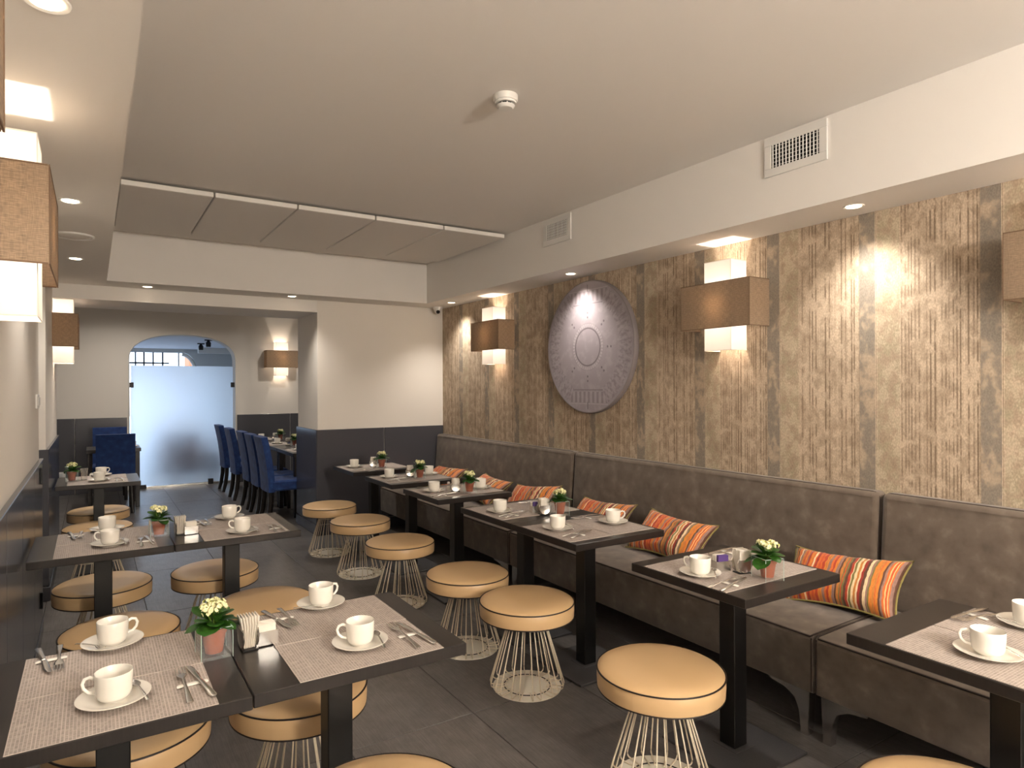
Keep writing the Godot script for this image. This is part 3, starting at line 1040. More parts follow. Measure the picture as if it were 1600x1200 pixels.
func build_bench() -> void:
	var segs := [[4.178, 6.675, "taupe suede bench section ending at the partition"], [1.738, 4.168, "taupe suede bench section in the middle, behind the joined table pair"], [-0.80, 1.728, "taupe suede bench section cut by the frame edge"]]
	for s in segs:
		var c: float = (s[0] + s[1]) * 0.5
		var t := thing("bench", s[2], "bench", V(0, 0, c), 0.0, "upholstered wall bench sections")
		var h: float = (s[1] - s[0]) * 0.5
		var off := 0.0
		var sa := -h + (0.0 if s[0] > 4.0 else -0.07) + (-0.07 if s[0] > 4.0 else 0.0)
		var sb := h - (0.075 if s[1] < 6.0 else 0.0)
		if s[0] < 0.0: sa = -h
		var st := tool()
		# seat: a block with rounded top edge
		var prof := [Vector2(3.32, 0.20), Vector2(2.692, 0.20), Vector2(2.684, 0.208), Vector2(2.682, 0.435), Vector2(2.688, 0.448), Vector2(2.70, 0.455), Vector2(3.0, 0.462), Vector2(3.32, 0.458)]
		st.set_smooth_group(1)
		for i in prof.size() - 1:
			if i == 1 or i == 3: st.set_smooth_group(i + 1)
			quad(st, V(prof[i].x, prof[i].y, sb), V(prof[i + 1].x, prof[i + 1].y, sb), V(prof[i + 1].x, prof[i + 1].y, sa), V(prof[i].x, prof[i].y, sa))
		st.set_smooth_group(-1)
		for e in [[sa, 1.0], [sb, -1.0]]:
			for i in range(1, prof.size() - 1):
				otri(st, V(3.0, 0.3, (sa + sb) * 0.5), V(prof[0].x, prof[0].y, e[0]), V(prof[i].x, prof[i].y, e[0]), V(prof[i + 1].x, prof[i + 1].y, e[0]))
		part("seat", done(st), M.suede, t)
		var pp := tool()
		tube(pp, [V(3.30, 0.462, sa + 0.004), V(2.70, 0.457, sa + 0.004), V(2.688, 0.450, sa + 0.012), V(2.688, 0.450, sb - 0.012), V(2.70, 0.457, sb - 0.004), V(3.30, 0.462, sb - 0.004)], 0.0045)
		tube(pp, [V(2.684, 0.445, sa + 0.004), V(2.684, 0.21, sa + 0.004)], 0.004)
		tube(pp, [V(2.684, 0.445, sb - 0.004), V(2.684, 0.21, sb - 0.004)], 0.004)
		part("seat_piping", done(pp), M.suede_piping, t)
		part("backrest", pad(3.33, 3.45, 0.44, 1.015, -h + 0.003, h - 0.003, 0.028, 0.045), M.suede, t)
		var bp := tool()
		var lp := rounded_rect_loop(0.0, 0.448, 1.012, -h + 0.006, h - 0.006, 0.034)
		for i in lp.size():
			lp[i].x = 3.352 + 0.045 * (lp[i].y - 0.44) / 0.575
		tube(bp, lp, 0.005, 6, true)
		part("back_piping", done(bp), M.suede_piping, t)
		# splayed chrome legs of bent plate
		for e in [[sa + 0.02, 1.0], [sb - 0.02, -1.0]]:
			for x in [2.715, 3.22]:
				var lg := tool()
				var o := [Vector2(0, 0.1995), Vector2(0.20, 0.1995), Vector2(0.198, 0.19), Vector2(0.12, 0.178), Vector2(0.07, 0.15), Vector2(0.05, 0.10), Vector2(0.04, 0.0), Vector2(0.008, 0.0)]
				var mid := V(x, 0.1, e[0] + e[1] * 0.02)
				var tris := Geometry2D.triangulate_polygon(PackedVector2Array(o))
				for f in [x - 0.022, x + 0.022]:
					for i in range(0, tris.size(), 3):
						var q := []
						for k in 3: q.append(V(f, o[tris[i + k]].y, e[0] + e[1] * o[tris[i + k]].x))
						otri(lg, Vector3(x, q[0].y, q[0].z), q[0], q[1], q[2])
				for i in o.size():
					var a: Vector2 = o[i]
					var b: Vector2 = o[(i + 1) % o.size()]
					var A := V(x - 0.022, a.y, e[0] + e[1] * a.x)
					var B := V(x - 0.022, b.y, e[0] + e[1] * b.x)
					var dirn := Vector3(0, b.x - a.x, -e[1] * -(b.y - a.y))
					oquad(lg, (A + B) * 0.5 + Vector3(0.022, 0, 0) - Vector3(0, -(b.x - a.x), (b.y - a.y) * -e[1]).normalized() * (0.004 if Geometry2D.is_polygon_clockwise(PackedVector2Array(o)) else 0.004), A, B, B + Vector3(0.044, 0, 0), A + Vector3(0.044, 0, 0))
				part("leg", done(lg), M.chrome, t)
	build_cushions()

func cushion_mesh(w: float, h: float, th: float, seed_: int) -> Array:
	var n := noise(6.0, seed_, 2)
	var nu := 22
	var nv := 14
	var P := func(u: float, v: float, side: float) -> Vector3:
		var a := absf(u)
		var b := absf(v)
		var inx := 1.0 - 0.10 * (1.0 - b * b) * a
		var iny := 1.0 - 0.20 * (1.0 - a * a) * b
		var z := th * sqrt(maxf(0.0, (1.0 - pow(a, 3.2)) * (1.0 - pow(b, 2.6))))
		z *= 1.0 + 0.16 * n.get_noise_2d(u + side * 3.0, v)
		return Vector3(u * w * 0.5 * inx, v * h * 0.5 * iny, z * side)
	var st := tool()
	st.set_smooth_group(1)
	for side in [1.0, -1.0]:
		for i in nu:
			for j in nv:
				var u0 := -1.0 + 2.0 * i / nu
				var u1 := -1.0 + 2.0 * (i + 1) / nu
				var v0 := -1.0 + 2.0 * j / nv
				var v1 := -1.0 + 2.0 * (j + 1) / nv
				var q := [P.call(u0, v0, side), P.call(u1, v0, side), P.call(u1, v1, side), P.call(u0, v1, side)]
				var t := [Vector2((u0 + 1) * 0.5, v0), Vector2((u1 + 1) * 0.5, v0), Vector2((u1 + 1) * 0.5, v1), Vector2((u0 + 1) * 0.5, v1)]
				if side > 0:
					quad(st, q[0], q[1], q[2], q[3], t[0], t[1], t[2], t[3])
				else:
					quad(st, q[3], q[2], q[1], q[0], t[3], t[2], t[1], t[0])
	var edge := []
	for i in nu: edge.append(P.call(-1.0 + 2.0 * i / nu, -1.0, 0.0))
	for j in nv: edge.append(P.call(1.0, -1.0 + 2.0 * j / nv, 0.0))
	for i in nu: edge.append(P.call(1.0 - 2.0 * i / nu, 1.0, 0.0))
	for j in nv: edge.append(P.call(-1.0, 1.0 - 2.0 * j / nv, 0.0))
	var pt := tool()
	tube(pt, edge, 0.005, 6, true)
	return [done(st), done(pt)]

func build_cushions() -> void:
	var spec := [
		[1.81, 0.03, 0.95, "orange striped cushion on the bench joint, biggest in view, behind the second table edge"],
		[2.93, 0.04, 0.95, "orange striped cushion standing behind the corner of the joined tables"],
		[3.63, -0.02, 0.95, "orange striped cushion half hidden behind the cup on the joined tables"],
		[4.50, 0.05, 0.9, "orange striped cushion behind the flower pot, at the first bench joint"],
		[5.22, -0.05, 1.1, "orange striped cushion low behind the third table from the partition"],
		[6.12, 0.04, 1.1, "orange striped cushion behind the second table from the partition"]]
	for k in spec.size():
		var s = spec[k]
		var m := cushion_mesh(0.57, 0.335, 0.072, 100 + k)
		var t := thing("throw_cushion", s[3], "cushion", V(3.165, 0.583, s[0]), 0.0, "orange striped cushions on the bench")
		var b := Basis(Vector3.UP, -PI / 2.0 + s[1]) * Basis(Vector3.RIGHT, -s[2] * 0.82) * Basis(Vector3.BACK, [0.09, -0.05, 0.05, 0.12, -0.05, 0.05][k])
		t.basis = b
		part("cover", m[0], M.stripes, t)
		part("edge_piping", m[1], M.cushion_piping, t)

# =====================================================================  tables
func build_tables() -> void:
	var th := 0.036
	var mk := func(w: float, dep: float) -> Array:
		return [box(Vector3(w, th, dep), 0.0025)]
	var col := box(Vector3(0.08, TT - th - 0.016, 0.08), 0.003)
	var st := tool()
	cbox(st, Vector3(0, 0.007, 0), Vector3(0.42, 0.012, 0.42), 0.002)
	cbox(st, Vector3(0, 0.0135, 0), Vector3(0.12, 0.004, 0.12), 0.001)
	var base := done(st)
	st = tool()
	cbox(st, Vector3(0, 0.007, 0), Vector3(0.32, 0.012, 0.32), 0.002)
	cbox(st, Vector3(0, 0.0135, 0), Vector3(0.12, 0.004, 0.12), 0.001)
	var small_base := done(st)
	var plate := box(Vector3(0.36, 0.006, 0.36), 0.001)
	var defs := [   # x0, x1, d0, d1, label
		[2.036, 2.655, 5.712, 6.304, "dark square table against the grey partition, first along the bench"],
		[2.036, 2.655, 4.832, 5.424, "dark square bench table, second from the partition, two cups on it"],
		[2.036, 2.655, 4.010, 4.602, "dark square bench table, third from the partition, with a glass shaker on it"],
		[2.036, 2.655, 3.095, 3.687, "dark square bench table joined to the next, the half by the flower pot"],
		[2.036, 2.655, 2.502, 3.0935, "dark square bench table joined to the next, the half with the free corner"],
		[2.036, 2.655, 1.524, 2.116, "dark square bench table standing alone, with flower pot and purple sachets"],
		[2.036, 2.655, 0.500, 1.152, "dark square bench table cut by the frame edge, cutlery and cup on striped mats"],
		[-0.2587, 0.3465, 1.725, 2.317, "dark square table of the front pair, the half against the grey panelling"],
		[0.3480, 0.9770, 1.731, 2.323, "dark square table of the front pair, the half with the free end"],
		[-0.2587, 0.3465, 3.588, 4.180, "dark square table of the middle pair, the half against the grey panelling"],
		[0.3480, 0.9770, 3.588, 4.180, "dark square table of the middle pair, the half with the free end"],
		[-0.2587, 0.3465, 6.210, 6.802, "dark square table by the doorway jamb, before the blue chairs"]]
	for q in defs:
		var c := V((q[0] + q[1]) * 0.5, 0.0, (q[2] + q[3]) * 0.5)
		var t := thing("cafe_table", q[4], "table", c, 0.0, "square pedestal cafe tables")
		part("tabletop", box(Vector3(q[1] - q[0] - 0.001, th, q[3] - q[2]), 0.0025, Vector3(0, TT - th * 0.5, 0)), M.wood, t)
		part("pedestal", col, M.black, t, Transform3D(Basis(), Vector3(0, 0.0155 + (TT - th - 0.016) * 0.5, 0)))
		part("base_plate", base if q[0] > 1.0 else small_base, M.black_plate, t)
		part("top_plate", plate, M.black, t, Transform3D(Basis(), Vector3(0, TT - th - 0.0032, 0)))
	# tables of the far room
	var far := [[2.02, 2.64, 7.75, 8.55, "long dark table of the far room by the partition, first section"], [2.02, 2.64, 8.555, 9.55, "long dark table of the far room, middle section with plant"], [2.02, 2.64, 9.555, 10.6, "long dark table of the far room, section by the end wall"], [-0.07, 0.54, 9.62, 10.2, "dark table between two blue chairs before the end wall"]]
	for q in far:
		var c := V((q[0] + q[1]) * 0.5, 0.0, (q[2] + q[3]) * 0.5)
		var t := thing("dining_table", q[4], "table", c, 0.0, "dark tables of the far room")
		var w: float = q[1] - q[0]
		var l: float = q[3] - q[2]
		part("tabletop", box(Vector3(w, 0.045, l), 0.003, Vector3(0, TT - 0.0225, 0)), M.wood, t)
		for sx in [-1.0, 1.0]:
			for sz in [-1.0, 1.0]:
				part("leg", box(Vector3(0.05, TT - 0.045, 0.05), 0.003, Vector3(sx * (w * 0.5 - 0.04), (TT - 0.045) * 0.5, sz * (l * 0.5 - 0.04))), M.chair_wood, t)

# =====================================================================  stools
func build_stools() -> void:
	var t := thing("wire_stool", "", "stool", Vector3.ZERO, 0.0, "tan stools on wire bases")
	var R := 0.245
	part("seat", lathem([Vector2(0.0, 0.372), Vector2(R - 0.012, 0.372), Vector2(R - 0.001, 0.378), Vector2(R + 0.001, 0.41), Vector2(R, 0.444), Vector2(R - 0.004, 0.449), Vector2(R - 0.02, 0.458), Vector2(R - 0.06, 0.4635), Vector2(0.12, 0.4665), Vector2(0.0, 0.4675)], 64), M.vinyl, t)
	var ring := func(r: float, y: float, w: float) -> ArrayMesh:
		var st := tool()
		var pts := []
		for i in 64: pts.append(Vector3(r * cos(TAU * i / 64.0), y, r * sin(TAU * i / 64.0)))
		tube(st, pts, w, 6, true)
		return done(st)
	part("top_piping", ring.call(R + 0.0005, 0.4465, 0.0034), M.piping, t)
	part("bottom_piping", ring.call(R - 0.003, 0.3745, 0.0034), M.piping, t)
	part("seat_support", lathem([Vector2(0.0, 0.362), Vector2(0.13, 0.362), Vector2(0.13, 0.3715), Vector2(0.0, 0.3715)], 40), M.wire, t)
	part("neck_ring", ring.call(0.094, 0.336, 0.003), M.wire, t)
	part("base_disc", lathem([Vector2(0.0, 0.0), Vector2(0.176, 0.0), Vector2(0.178, 0.003), Vector2(0.176, 0.006), Vector2(0.122, 0.006), Vector2(0.121, 0.0035), Vector2(0.117, 0.0035), Vector2(0.116, 0.006), Vector2(0.0, 0.007)], 56), M.disc, t)
	part("base_ring", ring.call(0.119, 0.0075, 0.0026), M.piping, t)
	var st := tool()
	var pts := [Vector3(0.094, 0.3625, 0), Vector3(0.096, 0.335, 0), Vector3(0.118, 0.27, 0), Vector3(0.187, 0.045, 0), Vector3(0.191, 0.028, 0), Vector3(0.189, 0.016, 0), Vector3(0.182, 0.0105, 0), Vector3(0.15, 0.0095, 0), Vector3(0.10, 0.0105, 0)]
	tube(st, pts, 0.0033, 6)
	var wire := done(st)
	for k in 22:
		part("wire", wire, M.wire, t, Transform3D(Basis(Vector3.UP, TAU * (k + (0.12 if k % 2 else -0.12)) / 22.0), Vector3.ZERO))
	var where := [
		[1.886, 5.95, "tan round stool on white wires, first along the bench row, at the partition"],
		[1.893, 5.152, "tan round stool on white wires, second of the bench row from the partition"],
		[1.874, 4.292, "tan round stool on white wires, third of the bench row from the partition"],
		[1.895, 3.347, "tan round stool on white wires, fourth from the partition, at the joined tables"],
		[1.914, 2.757, "tan round stool on white wires, fifth from the partition, wire base fully visible"],
		[1.89, 1.807, "tan round stool on white wires with a shadow edge across its top, biggest one"],
		[1.93, 0.79, "tan round stool of which only the top edge shows under the striped mat table"],
		[0.651, 1.608, "tan round stool cut by the bottom of the frame before the front table pair"],
		[0.103, 2.447, "tan round stool under the panelling half of the front table pair"],
		[0.651, 2.42, "tan round stool under the free half of the front table pair"],
		[0.108, 3.423, "tan round stool between front and middle pairs, by the panelling, behind the cups"],
		[0.756, 3.472, "tan round stool between front and middle pairs, behind the napkins and plant"],
		[0.049, 4.277, "tan round stool under the panelling half of the middle table pair"],
		[0.635, 4.24, "tan round stool under the free half of the middle table pair"],
		[0.034, 6.055, "tan round stool behind the cups of the middle pair, before the jamb table"],
		[0.045, 6.86, "tan round stool behind the pedestal of the table by the jamb"]]
	for i in where.size():
		var w = where[i]
		if i == 0:
			t.position = V(w[0], 0, w[1])
			t.set_meta("label", w[2])
		else:
			copy(t, "wire_stool", w[2], V(w[0], 0, w[1]), i * 0.7)

# =====================================================================  blue dining chairs
func build_chairs() -> void:
	# faces +x: its back stands at x = -0.2
	var t := thing("dining_chair", "", "chair", Vector3.ZERO, 0.0, "blue upholstered dining chairs")
	part("seat", box(Vector3(0.46, 0.12, 0.44), 0.02, Vector3(0.03, 0.43, 0)), M.blue, t)
	var st := tool()
	st.set_smooth_group(1)
	var n := 10
	var fx := func(v: float) -> float: return -0.20 - 0.085 * pow(v, 1.7)
	for side in [-1.0, 1.0]:
		for i in n:
			var v0 := float(i) / n
			var v1 := float(i + 1) / n
			var y0 := 0.36 + 0.63 * v0
			var y1 := 0.36 + 0.63 * v1
			for j in 6:
				var z0 := -0.21 + 0.42 * j / 6.0
				var z1 := -0.21 + 0.42 * (j + 1) / 6.0
				var b := func(z: float) -> float: return 0.012 * (1.0 - pow(absf(z) / 0.21, 4.0))
				var A := Vector3(fx.call(v0) + side * (0.036 + b.call(z0)), y0, z0)
				var B := Vector3(fx.call(v0) + side * (0.036 + b.call(z1)), y0, z1)
				var C := Vector3(fx.call(v1) + side * (0.036 + b.call(z1)), y1, z1)
				var D := Vector3(fx.call(v1) + side * (0.036 + b.call(z0)), y1, z0)
				oquad(st, Vector3(fx.call(v0) - side * 0.02, y0, z0), A, B, C, D)
	st.set_smooth_group(2)
	for s in [-1.0, 1.0]:
		for i in n:
			var v0 := float(i) / n
			var v1 := float(i + 1) / n
			oquad(st, Vector3(fx.call(v0), 0.36 + 0.63 * v0, 0), Vector3(fx.call(v0) - 0.036, 0.36 + 0.63 * v0, s * 0.21), Vector3(fx.call(v0) + 0.036, 0.36 + 0.63 * v0, s * 0.21), Vector3(fx.call(v1) + 0.036, 0.36 + 0.63 * v1, s * 0.21), Vector3(fx.call(v1) - 0.036, 0.36 + 0.63 * v1, s * 0.21))
	st.set_smooth_group(3)
	for e in [[0.0, 0.36, -1.0], [1.0, 0.99, 1.0]]:
		for j in 6:
			var z0 := -0.21 + 0.42 * j / 6.0
			var z1 := -0.21 + 0.42 * (j + 1) / 6.0
			var b := func(z: float) -> float: return 0.012 * (1.0 - pow(absf(z) / 0.21, 4.0))
			var x: float = fx.call(e[0])
			oquad(st, Vector3(x, e[1] - e[2] * 0.1, (z0 + z1) * 0.5), Vector3(x - 0.036 - b.call(z0), e[1], z0), Vector3(x + 0.036 + b.call(z0), e[1], z0), Vector3(x + 0.036 + b.call(z1), e[1], z1), Vector3(x - 0.036 - b.call(z1), e[1], z1))
	part("backrest", done(st), M.blue, t)
	for s in [-1.0, 1.0]:
		var lg := tool()
		loft(lg, [Vector3(-0.20, 0.3695, s * 0.175), Vector3(-0.205, 0.25, s * 0.176), Vector3(-0.222, 0.12, s * 0.178), Vector3(-0.252, 0.0, s * 0.18)], [0.034, 0.033, 0.031, 0.027], [0.036, 0.035, 0.033, 0.028], Vector3(1, 0, 0), 4)
		part("leg", done(lg), M.chair_wood, t)
		var fl := tool()
		loft(fl, [Vector3(0.215, 0.3695, s * 0.18), Vector3(0.22, 0.0, s * 0.18)], [0.034, 0.026], [0.034, 0.026], Vector3(1, 0, 0), 4)
		part("leg", done(fl), M.chair_wood, t)
	var where := [
		[1.90, 10.45, 0.0, "blue high-backed chair of the row, farthest, against the frosted glass"],
		[1.90, 9.58, 0.0, "blue high-backed chair of the row, second from the frosted glass"],
		[1.92, 8.80, 0.0, "blue high-backed chair in the middle of the row of five"],
		[1.92, 8.26, 0.0, "blue high-backed chair of the row, second from the partition end"],
		[1.93, 7.76, 0.0, "blue high-backed chair of the row, beside the free end of the partition"],
		[0.24, 9.42, PI / 2.0, "dark blue high-backed chair seen from behind before the end wall"],
		[0.21, 10.52, -PI / 2.0, "dark blue high-backed chair beyond the small table, facing the viewer"]]
	for i in where.size():
		var w = where[i]
		if i == 0:
			t.position = V(w[0], 0, w[1])
			t.set_meta("label", w[3])
		else:
			copy(t, "dining_chair", w[3], V(w[0], 0, w[1]), w[2])

# =====================================================================  tableware
var proto := {}

func spawn(kind: String, called: String, label: String, category: String, at: Vector3, turn := 0.0, group := "") -> Node3D:
	var src = proto[kind]
	if not src.is_inside_tree():
		add_child(src)
		src.name = numbered(called)
		src.position = at
		src.rotation.y = turn
		tag(src, label, category, group)
		return src
	var c: Node3D = src.duplicate()
	c.name = numbered(called)
	add_child(c)
	c.position = at
	c.rotation.y = turn
	tag(c, label, category, group)
	return c

func mesh_node(m: Mesh, mt: Material) -> MeshInstance3D:
	var o := MeshInstance3D.new()
	o.mesh = m
	o.material_override = mt
	return o

func make_protos() -> void:
	# cup
	var cup := Node3D.new()
	part("body", lathem([Vector2(0.0, 0.0), Vector2(0.026, 0.0), Vector2(0.0275, 0.003), Vector2(0.034, 0.006), Vector2(0.0385, 0.0125), Vector2(0.0408, 0.022), Vector2(0.0425, 0.045), Vector2(0.0432, 0.069), Vector2(0.0424, 0.0705), Vector2(0.041, 0.069), Vector2(0.0402, 0.045), Vector2(0.038, 0.021), Vector2(0.034, 0.012), Vector2(0.026, 0.009), Vector2(0.0, 0.008)], 44), M.china, cup)
	var st := tool()
	loft(st, [Vector3(0.0415, 0.058, 0), Vector3(0.052, 0.063, 0), Vector3(0.063, 0.060, 0), Vector3(0.068, 0.049, 0), Vector3(0.065, 0.036, 0), Vector3(0.055, 0.026, 0), Vector3(0.0405, 0.022, 0)], [0.0045], [0.0032], Vector3(0, 0, 1), 8)
	part("handle", done(st), M.china, cup)
	proto.cup = cup
	proto.saucer = mesh_node(lathem([Vector2(0.0, 0.0), Vector2(0.045, 0.0), Vector2(0.047, 0.003), Vector2(0.070, 0.010), Vector2(0.0835, 0.0165), Vector2(0.084, 0.0178), Vector2(0.082, 0.0182), Vector2(0.066, 0.0128), Vector2(0.045, 0.0068), Vector2(0.030, 0.0058), Vector2(0.0, 0.0058)], 48), M.china)
	# teaspoon lying along local x
	st = tool()
	loft(st, [Vector3(-0.062, 0.003, 0), Vector3(-0.04, 0.0055, 0), Vector3(0.0, 0.0065, 0), Vector3(0.022, 0.006, 0), Vector3(0.032, 0.004, 0), Vector3(0.045, 0.0028, 0), Vector3(0.057, 0.004, 0), Vector3(0.063, 0.0055, 0)], [0.005, 0.0038, 0.0024, 0.0026, 0.008, 0.012, 0.0085, 0.002], [0.001, 0.001, 0.0013, 0.0013, 0.0016, 0.0018, 0.0014, 0.001], Vector3.UP, 10)
	proto.spoon = mesh_node(done(st), M.steel)
	# fork and knife along local x, tips at +x
	st = tool()
	loft(st, [Vector3(-0.095, 0.003, 0), Vector3(-0.075, 0.005, 0), Vector3(-0.02, 0.0095, 0), Vector3(0.025, 0.0105, 0), Vector3(0.042, 0.0085, 0), Vector3(0.058, 0.0075, 0)], [0.0078, 0.007, 0.0036, 0.0036, 0.0105, 0.0118], [0.0015, 0.0015, 0.0017, 0.0015, 0.0012, 0.001], Vector3.UP, 10)
	for k in 4:
		var z := -0.0096 + 0.0064 * k
		loft(st, [Vector3(0.057, 0.0075, z), Vector3(0.078, 0.008, z), Vector3(0.096, 0.0105, z * 0.96)], [0.0021, 0.0018, 0.001], [0.001, 0.001, 0.0007], Vector3.UP, 6)
	proto.fork = mesh_node(done(st), M.steel)
	st = tool()
	loft(st, [Vector3(-0.10, 0.005, 0), Vector3(-0.095, 0.0055, 0), Vector3(-0.05, 0.0075, 0), Vector3(0.0, 0.0095, 0), Vector3(0.008, 0.0098, 0)], [0.004, 0.0085, 0.0072, 0.0058, 0.005], [0.002, 0.0034, 0.003, 0.0028, 0.002], Vector3.UP, 10)
	loft(st, [Vector3(0.007, 0.0098, 0), Vector3(0.03, 0.0098, 0.001), Vector3(0.075, 0.0095, 0.002), Vector3(0.095, 0.009, 0.0005), Vector3(0.103, 0.0088, -0.003)], [0.0055, 0.0075, 0.0082, 0.0065, 0.0015], [0.0011, 0.0009, 0.0008, 0.0007, 0.0005], Vector3.UP, 8)
	proto.knife = mesh_node(done(st), M.steel)
	st = tool()
	loft(st, [Vector3(0, 0.0026, -0.038), Vector3(0, 0.0034, -0.032), Vector3(0, 0.0034, 0.032), Vector3(0, 0.0026, 0.038)], [0.008, 0.0105, 0.0105, 0.008], [0.002, 0.003, 0.003, 0.002], Vector3.UP, 10)
	proto.rest = mesh_node(done(st), M.china)
	# placemat, 0.43 long, 0.295 wide, with a folded hem thickness
	st = tool()
	var w := 0.215
	var h := 0.1460
	quad(st, Vector3(-w, 0.002, h), Vector3(w, 0.002, h), Vector3(w, 0.002, -h), Vector3(-w, 0.002, -h), Vector2(0, 1), Vector2(1, 1), Vector2(1, 0), Vector2(0, 0))
	for e in [[Vector3(-w, 0, h), Vector3(w, 0, h)], [Vector3(w, 0, h), Vector3(w, 0, -h)], [Vector3(w, 0, -h), Vector3(-w, 0, -h)], [Vector3(-w, 0, -h), Vector3(-w, 0, h)]]:
		quad(st, e[0], e[1], e[1] + Vector3(0, 0.002, 0), e[0] + Vector3(0, 0.002, 0))
	quad(st, Vector3(-w, 0, -h), Vector3(w, 0, -h), Vector3(w, 0, h), Vector3(-w, 0, h))
	proto.placemat = mesh_node(done(st), M.mat_cloth)
	# glass cube
	var g := Node3D.new()
	var a := 0.043
	var tk := 0.0035
	var hh := 0.088
	st = tool()
	for s in [-1.0, 1.0]:
		cbox(st, Vector3(s * (a - tk * 0.5), hh * 0.5, 0), Vector3(tk, hh, a * 2.0), 0.0006)
		cbox(st, Vector3(0, hh * 0.5, s * (a - tk * 0.5)), Vector3(a * 2.0 - tk * 2.0 - 0.0004, hh, tk), 0.0006)
	part("sides", done(st), M.glass, g)
	part("bottom", box(Vector3(a * 2.0 - tk * 2 - 0.0004, 0.010, a * 2.0 - tk * 2 - 0.0004), 0.001, Vector3(0, 0.005, 0)), M.glass, g)
	st = tool()
	for s in [-1.0, 1.0]:
		cbox(st, Vector3(s * (a - tk * 0.5), hh + 0.0012, 0), Vector3(tk * 0.8, 0.0016, a * 2.0), 0.0003)
		cbox(st, Vector3(0, hh + 0.0012, s * (a - tk * 0.5)), Vector3(a * 2.0 - tk * 2, 0.0016, tk * 0.8), 0.0003)
		for q in [-1.0, 1.0]:
			cbox(st, Vector3(s * (a + 0.0002), hh * 0.5, q * (a + 0.0002)), Vector3(0.0016, hh, 0.0016), 0.0003)
	part("polished_edges", done(st), M.glass_edge, g)
	proto.glass_cube = g
	for k in 3: proto["plant%d" % k] = make_plant(k)
	# napkin holder: two steel discs on a foot
	var nh := Node3D.new()
	for s in [-1.0, 1.0]:
		var d := tool()
		lathe(d, [Vector2(0.0, -0.0008), Vector2(0.033, -0.0008), Vector2(0.036, -0.0022), Vector2(0.038, 0.0), Vector2(0.036, 0.0022), Vector2(0.033, 0.0008), Vector2(0.0, 0.0008)], 30, Transform3D(Basis(Vector3.BACK, PI / 2.0), Vector3(s * 0.021, 0.042, 0)))
		part("disc", done(d), M.steel, nh)
	part("foot", box(Vector3(0.046, 0.005, 0.06), 0.0015, Vector3(0, 0.0025, 0)), M.black, nh)
	proto.napkin_holder = nh
	var np := Node3D.new()
	for k in 7:
		var n2 := tool()
		var x := -0.014 + 0.0046 * k
		var lean := -0.012 + 0.004 * k
		var pts := []
		for i in 5: pts.append(Vector3(x + lean * i / 4.0, 0.006 + 0.0235 * i, 0.0))
		loft(n2, pts, [0.024, 0.028, 0.035, 0.042, 0.036 - 0.002 * (k % 3)], [0.0016], Vector3(1, 0, 0), 4)
		part("napkin", done(n2), M.paper, np)
	proto.napkins = np
	# steel sachet box
	var sb := Node3D.new()
	st = tool()
	for s in [-1.0, 1.0]:
		cbox(st, Vector3(s * 0.0235, 0.024, 0), Vector3(0.0012, 0.042, 0.066), 0.0003)
		cbox(st, Vector3(0, 0.024, s * 0.0324), Vector3(0.0456, 0.042, 0.0012), 0.0003)
	cbox(st, Vector3(0, 0.0036, 0), Vector3(0.0456, 0.0012, 0.0634), 0.0003)
	part("holder_body", done(st), M.steel, sb)
	for s in [-1.0, 1.0]:
		for q in [-1.0, 1.0]:
			part("foot", lathem([Vector2(0.0, 0.0), Vector2(0.004, 0.0), Vector2(0.004, 0.003), Vector2(0.0, 0.003)], 10), M.black, sb, Transform3D(Basis(), Vector3(s * 0.014, 0, q * 0.022)))
	proto.sachet_box = sb
	proto.sachet = mesh_node(box(Vector3(0.0075, 0.062, 0.054), 0.0018, Vector3(0, 0.031, 0)), M.paper)
	proto.sachet_purple = mesh_node(box(Vector3(0.0075, 0.066, 0.050), 0.0018, Vector3(0, 0.033, 0)), M.purple)

